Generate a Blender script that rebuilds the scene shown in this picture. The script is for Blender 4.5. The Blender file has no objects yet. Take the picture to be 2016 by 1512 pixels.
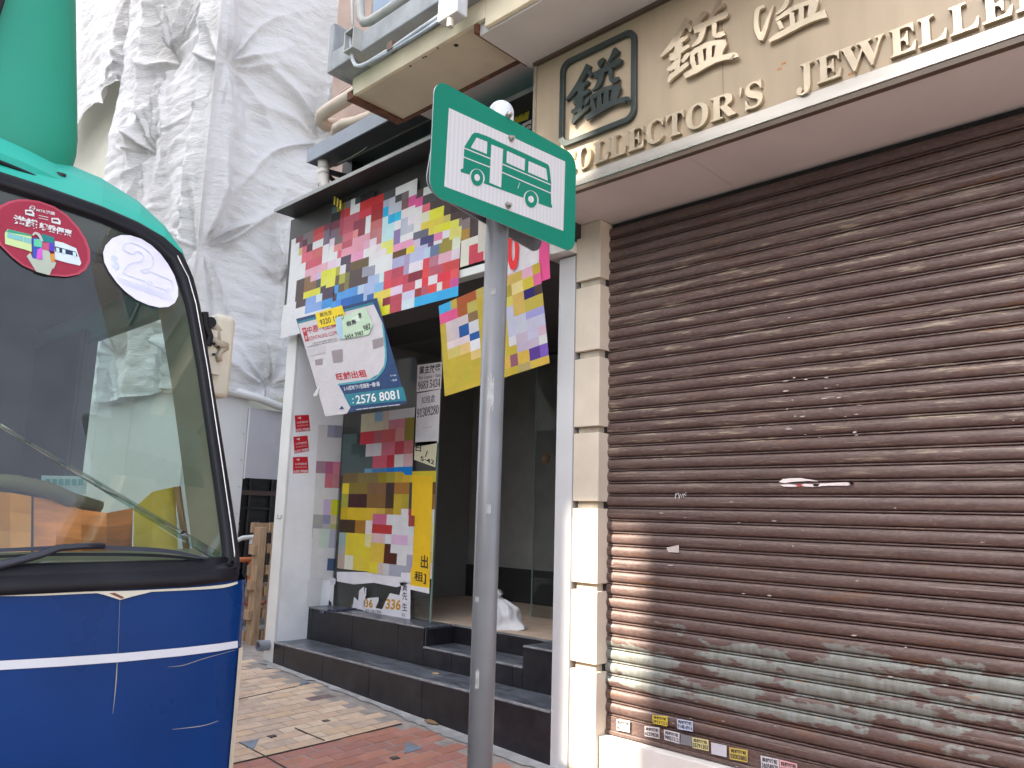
import bpy, bmesh, math, random
from mathutils import Vector, Matrix, noise
from mathutils.geometry import tessellate_polygon
random.seed(7)
C = bpy.context.scene.collection
scene = bpy.context.scene

# ---------------------------------------------------------------- camera
F, PITCH, ROLL, YAW = 1546.4, 0.16686, 0.028798, 0.76479
EYE = Vector((0.0, 0.0, 1.6))
def cam_axes():
    f0 = Vector((-math.sin(YAW), math.cos(YAW), 0)); rt = Vector((math.cos(YAW), math.sin(YAW), 0)); up = Vector((0, 0, 1))
    f = f0*math.cos(PITCH) + up*math.sin(PITCH); u = up*math.cos(PITCH) - f0*math.sin(PITCH)
    r = rt*math.cos(ROLL) + u*math.sin(ROLL); uu = u*math.cos(ROLL) - rt*math.sin(ROLL)
    return r, uu, f
RX, UX, FX = cam_axes()
cd = bpy.data.cameras.new('camera'); cam = bpy.data.objects.new('camera', cd); C.objects.link(cam)
cd.sensor_width = 36; cd.lens = 36*F/2016; cd.clip_start = 0.02; cd.clip_end = 500
m = Matrix.Identity(4)
for i in range(3):
    m[i][0] = RX[i]; m[i][1] = UX[i]; m[i][2] = -FX[i]; m[i][3] = EYE[i]
cam.matrix_world = m; scene.camera = cam

# ---------------------------------------------------------------- sky, sun, exposure
SUN_AZ = math.radians(22); SUN_EL = math.radians(40)      # azimuth: from the facade normal (-Y) towards -X
SUN = Vector((-math.sin(SUN_AZ)*math.cos(SUN_EL), -math.cos(SUN_AZ)*math.cos(SUN_EL), math.sin(SUN_EL)))
w = bpy.data.worlds.new('World'); scene.world = w; w.use_nodes = True
nt = w.node_tree; bg = nt.nodes['Background']
sky = nt.nodes.new('ShaderNodeTexSky'); sky.sky_type = 'NISHITA'; sky.sun_disc = False
sky.sun_elevation = SUN_EL; sky.sun_rotation = math.atan2(SUN.x, SUN.y); sky.air_density = .7; sky.dust_density = 4.0; sky.ozone_density = .5
sky_desat = nt.nodes.new('ShaderNodeHueSaturation'); sky_desat.inputs['Saturation'].default_value = .5      # sky greyed to take its blue cast off the shade
nt.links.new(sky.outputs[0], sky_desat.inputs['Color']); nt.links.new(sky_desat.outputs[0], bg.inputs[0]); bg.inputs[1].default_value = 0.15
sd = bpy.data.lights.new('sun', 'SUN'); sd.energy = 3.4; sd.angle = math.radians(0.55); sd.color = (1.0, 0.90, 0.75)
so = bpy.data.objects.new('sun', sd); C.objects.link(so); so.rotation_euler = SUN.to_track_quat('Z', 'Y').to_euler(); so.location = SUN*60
scene.view_settings.view_transform = 'Standard'; scene.view_settings.look = 'None'
scene.view_settings.exposure = 2.6; scene.view_settings.gamma = 1
scene.cycles.max_bounces = 8; scene.cycles.transparent_max_bounces = 16

# ---------------------------------------------------------------- pixel of the photograph -> point on a plane of the place
def ray(px, py): return RX*((px-1008)/F) - UX*((py-756)/F) + FX
def AY(px, py, y): d = ray(px, py); return EYE + d*(y/d.y)
def AX(px, py, x): d = ray(px, py); return EYE + d*(x/d.x)
def AZ(px, py, z): d = ray(px, py); return EYE + d*((z-EYE.z)/d.z)
def project(p):
    c = Vector(p)-EYE; z = c.dot(FX); return F*c.dot(RX)/z+1008, -F*c.dot(UX)/z+756, z
def gz(x, y): return -.055-.0405*(x+3.67)+.02*(y-4.29)

def lin(c):
    c = c/255.0
    return c/12.92 if c <= .04045 else ((c+.055)/1.055)**2.4
def S(r, g, b): return (lin(r), lin(g), lin(b))

# ---------------------------------------------------------------- materials
MATS = {}
def M(name, col, rough=.6, metal=0.0, var=.12, scale=5.0, bump=0.0, bscale=60.0, spec=.5, coat=0.0, stretch=(1, 1, 1), dirt=0.0, dcol=(.09, .075, .06)):
    if name in MATS: return MATS[name]
    mt = bpy.data.materials.new(name); mt.use_nodes = True; MATS[name] = mt
    n = mt.node_tree.nodes; l = mt.node_tree.links; b = n['Principled BSDF']
    b.inputs['Roughness'].default_value = rough; b.inputs['Metallic'].default_value = metal
    b.inputs['Specular IOR Level'].default_value = spec; b.inputs['Coat Weight'].default_value = coat
    geo = n.new('ShaderNodeNewGeometry'); mp = n.new('ShaderNodeMapping'); mp.inputs['Scale'].default_value = stretch
    l.new(geo.outputs['Position'], mp.inputs['Vector'])
    nz = n.new('ShaderNodeTexNoise'); nz.inputs['Scale'].default_value = scale; nz.inputs['Detail'].default_value = 6
    l.new(mp.outputs[0], nz.inputs['Vector'])
    cr = n.new('ShaderNodeValToRGB'); cr.color_ramp.elements[0].position = .3; cr.color_ramp.elements[1].position = .7
    cr.color_ramp.elements[0].color = (*[max(0, c*(1-var)) for c in col], 1); cr.color_ramp.elements[1].color = (*[min(1, c*(1+var)) for c in col], 1)
    l.new(nz.outputs['Fac'], cr.inputs[0]); last = cr.outputs[0]
    if dirt > 0:
        n2 = n.new('ShaderNodeTexNoise'); n2.inputs['Scale'].default_value = scale*.35; n2.inputs['Detail'].default_value = 8; n2.inputs['Roughness'].default_value = .7
        l.new(mp.outputs[0], n2.inputs['Vector'])
        r2 = n.new('ShaderNodeMapRange'); r2.inputs['From Min'].default_value = .5; r2.inputs['From Max'].default_value = .75; r2.inputs['To Max'].default_value = dirt
        l.new(n2.outputs['Fac'], r2.inputs['Value'])
        mx = n.new('ShaderNodeMixRGB'); l.new(r2.outputs[0], mx.inputs[0]); l.new(last, mx.inputs[1]); mx.inputs[2].default_value = (*dcol, 1); last = mx.outputs[0]
    l.new(last, b.inputs['Base Color'])
    mr = n.new('ShaderNodeMapRange'); mr.inputs['To Min'].default_value = max(.02, rough*.8); mr.inputs['To Max'].default_value = min(1, rough*1.2)
    l.new(nz.outputs['Fac'], mr.inputs['Value']); l.new(mr.outputs[0], b.inputs['Roughness'])
    if bump > 0:
        nb = n.new('ShaderNodeTexNoise'); nb.inputs['Scale'].default_value = bscale; nb.inputs['Detail'].default_value = 5
        l.new(mp.outputs[0], nb.inputs['Vector']); bp = n.new('ShaderNodeBump'); bp.inputs['Strength'].default_value = bump; bp.inputs['Distance'].default_value = .01
        l.new(nb.outputs['Fac'], bp.inputs['Height']); l.new(bp.outputs[0], b.inputs['Normal'])
    return mt

def attr_mat(name, rough=.55, spec=.3):
    mt = bpy.data.materials.new(name); mt.use_nodes = True; n = mt.node_tree.nodes; l = mt.node_tree.links; b = n['Principled BSDF']
    a = n.new('ShaderNodeAttribute'); a.attribute_name = 'Print'
    geo = n.new('ShaderNodeNewGeometry'); nz = n.new('ShaderNodeTexNoise'); nz.inputs['Scale'].default_value = 9; nz.inputs['Detail'].default_value = 5
    l.new(geo.outputs['Position'], nz.inputs['Vector'])
    hs = n.new('ShaderNodeHueSaturation'); mr = n.new('ShaderNodeMapRange'); mr.inputs['To Min'].default_value = .88; mr.inputs['To Max'].default_value = 1.1
    l.new(nz.outputs['Fac'], mr.inputs['Value']); l.new(mr.outputs[0], hs.inputs['Value']); l.new(a.outputs['Color'], hs.inputs['Color'])
    l.new(hs.outputs[0], b.inputs['Base Color']); b.inputs['Roughness'].default_value = rough; b.inputs['Specular IOR Level'].default_value = spec
    n3 = n.new('ShaderNodeTexNoise'); n3.inputs['Scale'].default_value = 14; l.new(geo.outputs['Position'], n3.inputs['Vector'])
    bp = n.new('ShaderNodeBump'); bp.inputs['Strength'].default_value = .25; bp.inputs['Distance'].default_value = .02; l.new(n3.outputs['Fac'], bp.inputs['Height']); l.new(bp.outputs[0], b.inputs['Normal'])
    return mt

def glass_mat(name, tint, ior=1.5, rough=.0, haze=0.0, base_r=.045):
    mt = bpy.data.materials.new(name); mt.use_nodes = True; n = mt.node_tree.nodes; l = mt.node_tree.links
    for x in list(n):
        if x.type == 'BSDF_PRINCIPLED': n.remove(x)
    out = n['Material Output']; tr = n.new('ShaderNodeBsdfTransparent'); tr.inputs[0].default_value = (*tint, 1)
    gl = n.new('ShaderNodeBsdfGlossy'); gl.inputs['Roughness'].default_value = rough
    # both faces of a thin pane reflect alike: Schlick's curve on |N.I|
    g0 = n.new('ShaderNodeNewGeometry'); dt = n.new('ShaderNodeVectorMath'); dt.operation = 'DOT_PRODUCT'; l.new(g0.outputs['Normal'], dt.inputs[0]); l.new(g0.outputs['Incoming'], dt.inputs[1])
    ab = n.new('ShaderNodeMath'); ab.operation = 'ABSOLUTE'; l.new(dt.outputs['Value'], ab.inputs[0])
    sb = n.new('ShaderNodeMath'); sb.operation = 'SUBTRACT'; sb.inputs[0].default_value = 1; sb.use_clamp = True; l.new(ab.outputs[0], sb.inputs[1])
    pw = n.new('ShaderNodeMath'); pw.operation = 'POWER'; pw.inputs[1].default_value = 5; l.new(sb.outputs[0], pw.inputs[0])
    mth = n.new('ShaderNodeMath'); mth.operation = 'MULTIPLY_ADD'; mth.inputs[1].default_value = .9; mth.inputs[2].default_value = base_r; mth.use_clamp = True
    l.new(pw.outputs[0], mth.inputs[0])
    mx = n.new('ShaderNodeMixShader'); l.new(mth.outputs[0], mx.inputs[0]); l.new(tr.outputs[0], mx.inputs[1]); l.new(gl.outputs[0], mx.inputs[2]); last = mx.outputs[0]
    if haze > 0:
        df = n.new('ShaderNodeBsdfDiffuse'); df.inputs[0].default_value = (.45, .45, .42, 1)
        nz = n.new('ShaderNodeTexNoise'); nz.inputs['Scale'].default_value = 7; nz.inputs['Detail'].default_value = 8; nz.inputs['Roughness'].default_value = .7
        geo = n.new('ShaderNodeNewGeometry'); l.new(geo.outputs['Position'], nz.inputs['Vector'])
        mr = n.new('ShaderNodeMapRange'); mr.inputs['From Min'].default_value = .35; mr.inputs['From Max'].default_value = .8; mr.inputs['To Max'].default_value = haze
        l.new(nz.outputs['Fac'], mr.inputs['Value'])
        m2 = n.new('ShaderNodeMixShader'); l.new(mr.outputs[0], m2.inputs[0]); l.new(last, m2.inputs[1]); l.new(df.outputs[0], m2.inputs[2]); last = m2.outputs[0]
    l.new(last, out.inputs['Surface']); return mt

# ---------------------------------------------------------------- mesh builder
class B:
    def __init__(s): s.v = []; s.f = []; s.c = []
    def add(s, vs, fs, col=None):
        o = len(s.v); s.v += [tuple(v) for v in vs]
        for f in fs: s.f.append([i+o for i in f]); s.c.append(col)
        return s
    def box(s, x0, x1, y0, y1, z0, z1, col=None):
        vs = [(x0,y0,z0),(x1,y0,z0),(x1,y1,z0),(x0,y1,z0),(x0,y0,z1),(x1,y0,z1),(x1,y1,z1),(x0,y1,z1)]
        return s.add(vs, [(0,3,2,1),(4,5,6,7),(0,1,5,4),(1,2,6,5),(2,3,7,6),(3,0,4,7)], col)
    def prism(s, poly, off, holes=(), col=None, back=True):
        """planar outline (3D points, may be concave) pulled along off"""
        off = Vector(off); loops = [[Vector(p) for p in poly]] + [[Vector(p) for p in h] for h in holes]
        flat = [p for lp in loops for p in lp]; n = len(flat)
        tris = tessellate_polygon(loops)
        fs = [tuple(t) for t in tris]
        if back: fs += [tuple(i+n for i in reversed(t)) for t in tris]
        k = 0
        for lp in loops:
            q = len(lp)
            for i in range(q): a = k+i; b = k+(i+1) % q; fs.append((a, b, b+n, a+n))
            k += q
        return s.add([p for p in flat] + [p+off for p in flat], fs, col)
    def tube(s, path, r, n=8, cap=True, col=None):
        path = [Vector(p) for p in path]; rs = r if isinstance(r, (list, tuple)) else [r]*len(path)
        vs = []; fs = []; prev = None
        for i, p in enumerate(path):
            d = (path[min(i+1, len(path)-1)] - path[max(i-1, 0)]).normalized()
            a = prev if prev else (Vector((0, 0, 1)) if abs(d.z) < .9 else Vector((1, 0, 0)))
            u = d.cross(a).normalized(); vv = u.cross(d).normalized(); prev = vv
            for k in range(n):
                t = 2*math.pi*k/n; vs.append(p + (u*math.cos(t)+vv*math.sin(t))*rs[i])
        for i in range(len(path)-1):
            for k in range(n): fs.append((i*n+k, i*n+(k+1) % n, (i+1)*n+(k+1) % n, (i+1)*n+k))
        if cap: fs += [tuple(range(n-1, -1, -1)), tuple((len(path)-1)*n+k for k in range(n))]
        return s.add(vs, fs, col)
    def grid(s, fn, nu, nv, col=None):
        vs = [fn(i/nu, j/nv) for j in range(nv+1) for i in range(nu+1)]
        fs = [(j*(nu+1)+i, j*(nu+1)+i+1, (j+1)*(nu+1)+i+1, (j+1)*(nu+1)+i) for j in range(nv) for i in range(nu)]
        return s.add(vs, fs, col)
    def stroke(s, pts, off, to3d, lift=Vector((0,0,0)), col=None):
        """brush stroke with a width at every point, in 2D, laid on a plane by to3d and pulled along off"""
        # smooth the centre line
        P = []
        for i in range(len(pts)-1):
            p0 = pts[max(i-1, 0)]; p1 = pts[i]; p2 = pts[i+1]; p3 = pts[min(i+2, len(pts)-1)]
            for k in range(4):
                t = k/4; q = []
                for c in range(3):
                    a, b_, c_, d = p0[c], p1[c], p2[c], p3[c]
                    q.append(.5*((2*b_)+(-a+c_)*t+(2*a-5*b_+4*c_-d)*t*t+(-a+3*b_-3*c_+d)*t**3))
                P.append(q)
        P.append(list(pts[-1])); L = []; R_ = []
        for i, p in enumerate(P):
            a = P[max(i-1, 0)]; b_ = P[min(i+1, len(P)-1)]; dx, dy = b_[0]-a[0], b_[1]-a[1]; q = math.hypot(dx, dy) or 1
            nx, ny = -dy/q*p[2]/2, dx/q*p[2]/2; L.append((p[0]+nx, p[1]+ny)); R_.append((p[0]-nx, p[1]-ny))
        vs = [to3d(*p)+lift for p in L] + [to3d(*p)+lift for p in R_]; n = len(L); off = Vector(off)
        N = len(vs); vs = vs + [v+off for v in vs]
        fs = []
        for i in range(n-1):
            fs += [(i, i+1, n+i+1, n+i), (N+i, N+n+i, N+n+i+1, N+i+1), (i, N+i, N+i+1, i+1), (n+i, n+i+1, N+n+i+1, N+n+i)]
        fs += [(0, n, N+n, N), (n-1, N+n-1, N+n+n-1, n+n-1)]
        return s.add(vs, fs, col)

def link(o, parent=None):
    C.objects.link(o)
    if parent is not None: o.parent = parent
    return o
def wloc(p):
    v = Vector((0, 0, 0))
    while p is not None: v += p.location; p = p.parent
    return v
def ob(name, b, mat, parent=None, smooth=False, bevel=0, seg=2, org=None, fix=True, label=None):
    """link what the builder holds as ONE mesh object (coordinates given in the world)"""
    me = bpy.data.meshes.new(name); o0 = Vector(org) if org is not None else wloc(parent)
    me.from_pydata([Vector(v)-o0 for v in b.v], [], b.f)
    mats = mat if isinstance(mat, (list, tuple)) else [mat]
    for q in mats: me.materials.append(q)
    if any(c is not None for c in b.c):
        a = me.color_attributes.new('Print', 'FLOAT_COLOR', 'CORNER'); k = 0; dat = []
        for f, c in zip(b.f, b.c):
            c = c or (.8, .8, .8)
            dat += [c[0], c[1], c[2], 1.0]*len(f)
        a.data.foreach_set('color', dat)
    if fix:
        bm = bmesh.new(); bm.from_mesh(me); bmesh.ops.recalc_face_normals(bm, faces=bm.faces); bm.to_mesh(me); bm.free()
    if smooth: me.polygons.foreach_set('use_smooth', [True]*len(me.polygons))
    o = bpy.data.objects.new(name, me); link(o, parent)
    if org is not None: o.location = o0 - (wloc(parent) if parent else Vector((0,0,0)))
    if bevel:
        md = o.modifiers.new('bevel', 'BEVEL'); md.width = bevel; md.segments = seg; md.limit_method = 'ANGLE'; md.angle_limit = math.radians(50); md.use_clamp_overlap = True
    if label: o['label'] = label
    return o
def thing(name, label, cat, loc=(0,0,0), group=None):
    o = bpy.data.objects.new(name, None); C.objects.link(o); o.location = loc; o.empty_display_size = .1
    o['label'] = label; o['category'] = cat
    if group: o['group'] = group
    return o
def tag(o, label, cat, group=None):
    o['label'] = label; o['category'] = cat
    if group: o['group'] = group
    return o
def struct(o): o['kind'] = 'structure'; return o

# ---------------------------------------------------------------- lettering: text outlines turned into flat meshes
TXT = {}
def tmesh(body, bold=0.0):
    k = (body, bold)
    if k in TXT: return TXT[k]
    cu = bpy.data.curves.new('t', 'FONT'); cu.body = body; cu.size = 1; cu.offset = bold; cu.resolution_u = 3
    o = bpy.data.objects.new('t', cu); C.objects.link(o); dg = bpy.context.evaluated_depsgraph_get(); dg.update()
    me = bpy.data.meshes.new_from_object(o.evaluated_get(dg))
    vs = [v.co.copy() for v in me.vertices]; fs = [tuple(p.vertices) for p in me.polygons]
    bpy.data.objects.remove(o); bpy.data.curves.remove(cu); bpy.data.meshes.remove(me)
    if vs:
        x0 = min(v.x for v in vs); x1 = max(v.x for v in vs); y0 = min(v.y for v in vs); y1 = max(v.y for v in vs)
    else: x0 = y0 = 0; x1 = y1 = 1
    TXT[k] = ([((v.x-x0)/max(x1-x0, 1e-6), (v.y-y0)/max(y1-y0, 1e-6)) for v in vs], fs); return TXT[k]
def add_text(b, body, bl, br, tl, lift=(0, 0, 0), off=None, bold=0.0, col=None):
    """fit the writing into the parallelogram bl-br-tl"""
    vs, fs = tmesh(body, bold); bl, br, tl, lift = Vector(bl), Vector(br), Vector(tl), Vector(lift)
    P = [bl+(br-bl)*u+(tl-bl)*v+lift for u, v in vs]
    if off is None: return b.add(P, fs, col)
    off = Vector(off); n = len(P); ed = {}
    for f in fs:
        for i in range(len(f)):
            e = (f[i], f[(i+1) % len(f)]); ed[e] = 1
    side = [(a, c, c+n, a+n) for (a, c) in ed if (c, a) not in ed]
    return b.add(P+[p+off for p in P], list(fs)+[tuple(i+n for i in reversed(f)) for f in fs]+side, col)
SERIF = str.maketrans({**{chr(65+i): chr(0x1D400+i) for i in range(26)}, **{chr(48+i): chr(0x1D7CE+i) for i in range(10)}})
for s_ in ['2576 8081', '旺舖出租', '業主放盤', '鎰']: tmesh(s_)
for s_ in 'COLETRSJW': tmesh(s_.translate(SERIF))
# ================================================================ materials
white_paint = M('white_paint', (.74,.74,.72), .45, var=.05, scale=3, dirt=.12)
strip_white = M('strip_white', (.58,.58,.585), .4, var=.04, scale=3, dirt=.15)
cream_stone = M('cream_stone', (.66,.57,.46), .55, var=.06, scale=4, bump=.05, bscale=30, dirt=.15)
groove_stone = M('groove_stone', (.42,.36,.28), .7, var=.2, scale=8)
sign_plate_m = M('sign_panel_beige', (.43,.335,.23), .38, var=.07, scale=2.5, stretch=(3,1,.5), bump=.02, bscale=200, spec=.5, dirt=.06)
brass = M('brushed_brass', (.62,.54,.42), .3, metal=1.0, var=.08, scale=6)
steel = M('polished_steel', (.62,.60,.57), .28, metal=1.0, var=.08, scale=3, stretch=(.3, 1, 4))
dark_steel = M('emblem_green', (.022,.036,.034), .35, var=.2, scale=6, spec=.6)
soffit_grey = M('soffit_grey', (.68,.635,.62), .6, var=.06, scale=1.5, dirt=.08)
brown_trim = M('brown_trim', (.10,.07,.05), .5, var=.2)
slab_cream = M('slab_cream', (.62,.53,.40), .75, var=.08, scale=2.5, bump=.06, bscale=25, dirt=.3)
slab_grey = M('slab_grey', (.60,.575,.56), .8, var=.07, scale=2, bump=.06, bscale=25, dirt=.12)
lit_cream = M('edge_cream_sunlit', (.78,.68,.50), .6, var=.1, scale=5, dirt=.15)  # sunlit look of the edge is put into this brighter cream
paint_grey = M('ledge_grey_paint', (.33,.345,.36), .6, var=.2, scale=6, bump=.25, bscale=30, dirt=.45)
pipe_grey = M('pipe_grey', (.40,.40,.375), .5, var=.15, scale=8, dirt=.35)
ivory_pipe = M('pipe_ivory', (.62,.52,.42), .5, var=.08, scale=6, dirt=.12)
pink_wall = M('pink_plaster', (.47,.35,.30), .85, var=.1, scale=4, bump=.2, bscale=40, dirt=.15)
rust = M('rusty_steel', (.14,.055,.03), .8, var=.5, scale=14, bump=.3, bscale=50)
black_steel = M('dark_steel_angle', (.035,.03,.03), .5, var=.3)
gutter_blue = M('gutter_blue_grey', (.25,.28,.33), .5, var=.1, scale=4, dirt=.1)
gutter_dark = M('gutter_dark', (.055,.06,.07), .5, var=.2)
fascia_dark = M('fascia_dark', (.035,.032,.03), .5, var=.2, scale=3)
tile_black = M('tile_black', (.017,.016,.020), .34, var=.35, scale=9, bump=.03, bscale=80, dirt=.22, dcol=(.10,.10,.11), spec=.4)
tile_tread = M('tile_tread_dust_and_sky', (.085,.095,.115), .32, var=.75, scale=8, stretch=(1,2.8,1), bump=.08, bscale=60, dirt=.75, dcol=(.24,.26,.30))  # dust streaks over a bluish base that stands in for reflected sky
tile_edge = M('tile_edge_pale', (.22,.22,.23), .6, var=.35, scale=12)
grout = M('grout', (.16,.15,.15), .9, var=.2)
interior_grey = M('interior_wall', (.26,.255,.24), .8, var=.06)
interior_floor = M('interior_floor', (.58,.45,.34), .85, var=.12, scale=5)
glass = glass_mat('window_glass', (.84,.86,.855), 1.5, 0, haze=.03)
glass_edge = M('glass_edge_green', (.25,.36,.32), .2, var=.05)
mortar = M('mortar_sand', (.27,.24,.22), .95, var=.25, scale=10, bump=.3, bscale=80)
cement = M('cement_patch', (.30,.30,.30), .9, var=.25, scale=8, bump=.3, bscale=60, dirt=.2)
asphalt = M('asphalt', (.05,.05,.052), .9, var=.25, scale=30, bump=.4, bscale=200)
kerb_m = M('kerb_granite', (.33,.32,.30), .85, var=.25, scale=40, bump=.2)

# ================================================================ ground
b = B()
b.grid(lambda u, v: (-120+240*u, -120+240*v, -.46-.0405*max(-12, min(12, (-120+240*u)+3.67))), 60, 2)
road = struct(ob('road', b, M('road_concrete', (.27,.25,.22), .9, var=.15, scale=2, bump=.2, bscale=120, dirt=.2)))
b = B()
b.grid(lambda u, v: (-16+28*u, 1.56+3.2*v, gz(-16+28*u, 1.56+3.2*v)-.004), 40, 6)
for x in range(-16, 12):      # front face of the pavement bed
    b.add([(x,1.56,gz(x,1.56)-.012),(x+1,1.56,gz(x+1,1.56)-.012),(x+1,1.56,gz(x+1,1.56)-.4),(x,1.56,gz(x,1.56)-.4)], [(0,1,2,3)])
pavement = struct(ob('pavement', b, mortar))
b = B()
for i in range(28):
    x = -16+i; b.box(x+.004, x+.996, 1.42, 1.555, -.7-.0405*x, gz(x+.5, 1.5)-.004)
struct(ob('kerb', b, kerb_m, bevel=.012))

brick_cols = {'cream': [(.50,.36,.26), (.55,.41,.30), (.46,.35,.27), (.57,.44,.33), (.52,.37,.25)],
              'red': [(.33,.14,.10), (.37,.165,.115), (.30,.135,.11), (.38,.175,.13), (.33,.15,.12)]}
bmat = {k: [M('paver_%s' % k + ('' if i == 0 else '_tone_%d' % i), c, .85, var=.12, scale=12, bump=.2, bscale=90, dirt=.1) for i, c in enumerate(v)] for k, v in brick_cols.items()}
plum = M('paver_plum', (.17,.12,.12), .8, var=.2, scale=10); slate = M('slate_patch', (.16,.20,.25), .6, var=.25, scale=14)
W_, L_, J_ = .118, .245, .0075
def brick_mesh(nm, l):
    bb = B(); h = .03; q = .005; x, y = (W_-J_)/2, (l-J_)/2
    vs = [(-x,-y,-h),(x,-y,-h),(x,y,-h),(-x,y,-h),(-x,-y,-q),(x,-y,-q),(x,y,-q),(-x,y,-q),(-x+q,-y+q,0),(x-q,-y+q,0),(x-q,y-q,0),(-x+q,y-q,0)]
    bb.add(vs, [(0,1,5,4),(1,2,6,5),(2,3,7,6),(3,0,4,7),(4,5,9,8),(5,6,10,9),(6,7,11,10),(7,4,8,11),(8,9,10,11)])
    return bb
base_me = {}
for k, ms in bmat.items():
    for i, mm in enumerate(ms):
        o = ob('brick', brick_mesh('brick', L_), mm, org=(0, 0, 0)); base_me[(k, i)] = o.data; bpy.data.objects.remove(o)
for nm, mm in (('plum', plum), ('slate', slate)):
    o = ob('brick', brick_mesh('brick', L_), mm, org=(0, 0, 0)); base_me[(nm, 0)] = o.data; bpy.data.objects.remove(o)
rest = {'cream': B(), 'red': B()}; nb = 0
tilt = Matrix.Rotation(math.atan(.0405), 4, 'Y') @ Matrix.Rotation(math.atan(.02), 4, 'X')
cells = []
for r in range(-70, 66):
    x = -5.007 - W_/2 - r*W_
    if x < -13 or x > 2.6: continue
    off = (L_/2 if r % 2 else 0) + random.uniform(-.02, .02)
    for k in range(14):
        y = 1.56 + (k+.5)*L_ + off - L_/2
        if y-L_/2 < 1.555 or y+L_/2 > 4.25: continue
        cells.append((x, y, 'red' if x > -5.007 else 'cream'))
vis = []
for (x, y, kd) in cells:
    px, py, d = project((x, y, gz(x, y)))
    if d > 0 and 455 < px < 1085 and 1260 < py < 1540 and px > 455+(1512-py)*.11: vis.append((d, x, y, kd))
vis.sort(); vset = {(x, y) for d, x, y, kd in vis[:290]}
special = {(-5.55, 3.42): 'grey', (-6.0, 3.95): 'plum'}
for (x, y, kd) in cells:
    if (x, y) in vset:
        key = (kd, random.randrange(len(bmat[kd])))
        for (sx, sy), q in special.items():
            if abs(x-sx) < W_/2 and abs(y-sy) < L_/2 and q == 'plum': key = ('plum', 0)
        o = bpy.data.objects.new('brick', base_me[key]); link(o, pavement)
        o.matrix_local = Matrix.Translation((x, y, gz(x, y)+random.uniform(-.0025, .002))) @ tilt @ Matrix.Rotation(random.uniform(-.012, .012), 4, 'Z')
    else:
        z = gz(x, y); bx, by = (W_-J_)/2, (L_-J_)/2
        rest[kd].add([(x+sx*bx, y+sy*by, gz(x+sx*bx, y+sy*by)) for sx, sy in ((-1,-1),(1,-1),(1,1),(-1,1))], [(0,1,2,3)])
for kd in rest:
    o = ob('brick_field', rest[kd], bmat[kd][0], pavement); o['kind'] = 'stuff'
# slate triangles and dark infill pieces let into the paving
for tri in ([(-5.361,2.946),(-5.35,3.086),(-5.156,2.933)], [(-4.477,3.695),(-4.647,3.853),(-4.475,3.861)], [(-6.414,4.043),(-6.589,4.211),(-6.463,4.19)]):
    ob('slate_infill', B().prism([(x, y, gz(x, y)+.004) for x, y in tri], (0, 0, -.02)), slate, pavement)
for (px, py) in ((535, 1452), (641, 1425), (777, 1486)):
    p = AZ(px, py, gz(-5, 3.5)); x, y = p.x, p.y
    ob('dark_infill', B().prism([(x+a, y+c, gz(x, y)+.005) for a, c in ((-.024,-.026),(.022,-.03),(.027,.024),(-.018,.03))], (0,0,-.02)), M('infill_dark', (.06,.05,.05), .8, var=.4), pavement)
# cracked joint lines in the paving
b = B()
for pts in ([(-5.363,2.94),(-5.05,2.945),(-4.744,2.941),(-4.4,2.93)], [(-5.02,2.5),(-5.0,3.4),(-5.01,4.1)], [(-6.2,2.6),(-6.33,3.3),(-6.42,4.05)], [(-5.41,3.41),(-5.2,3.415),(-5.04,3.424)]):
    b.tube([(x, y, gz(x, y)+.001) for x, y in pts], .005, 6)
ob('cracked_joint', b, M('crack_dark', (.045,.035,.03), .9), pavement)
# smeared cement along the foot of the steps
b = B(); n = 140; vs = []; 
for i in range(n+1):
    x = -7.5+4.0*i/n; y = 4.235+.09*noise.noise(Vector((x*2.3, 1, 0)))+.05*noise.noise(Vector((x*9, 3, 0)))-(.06 if x > -5.2 else 0)
    vs += [(x, y, gz(x, y)+.003), (x, 4.3, gz(x, 4.3)+.012)]
b.add(vs, [(2*i, 2*i+2, 2*i+3, 2*i+1) for i in range(n)])
ob('cement_fillet', b, cement, pavement)

# ================================================================ vacant shop: walls, steps, glass
YF = 4.29
steps = thing('tiled_steps', 'black tiled entrance steps with dusty treads tinted with sky reflection below the poster covered shop', 'steps', (-5.5, 4.4, .0))
ob('core', B().box(-7.298,-3.664,4.31,4.66,-.45,.284).box(-7.298,-5.447,4.68,6.3,-.3,.604).box(-5.45,-4.27,5.03,6.3,-.3,.604).box(-4.27,-3.664,4.68,6.3,-.3,.604).box(-5.45,-4.27,4.68,5.0,-.3,.444), grout, steps)
def tiles(xs, y, z0, z1, nm='riser_tile'):
    for a, c in zip(xs[:-1], xs[1:]):
        ob(nm, B().box(a+.0022, c-.0022, y, y+.018, z0, z1-.001), tile_black, steps, bevel=.002, seg=1)
def treads(xs, y0, y1, z, nm='tread_tile'):
    for a, c in zip(xs[:-1], xs[1:]):
        ob(nm, B().box(a+.0022, c-.0022, y0-.004, y1, z-.016, z), tile_tread, steps, bevel=.003, seg=1)
        ob('nosing', B().box(a+.003, c-.003, y0-.0055, y0+.022, z-.013, z+.0012), tile_edge, steps, bevel=.002, seg=1)
x1 = [-7.297,-7.096,-6.418,-5.712,-5.01,-4.30,-3.664]
tiles(x1, YF, -.42, .284); treads(x1, YF, 4.66, .30)
x2 = [-7.297,-7.221,-6.511,-5.81,-5.45]
tiles(x2, 4.66, .301, .604); tiles([-5.45,-5.084,-4.38,-4.272], 4.66, .301, .444); tiles([-4.272,-3.664], 4.66, .301, .604)
treads(x2, 4.66, 5.0, .62); treads([-5.45,-5.084,-4.38,-4.272], 4.66, 5.01, .46); treads([-4.272,-3.664], 4.66, 5.05, .62)
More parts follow.
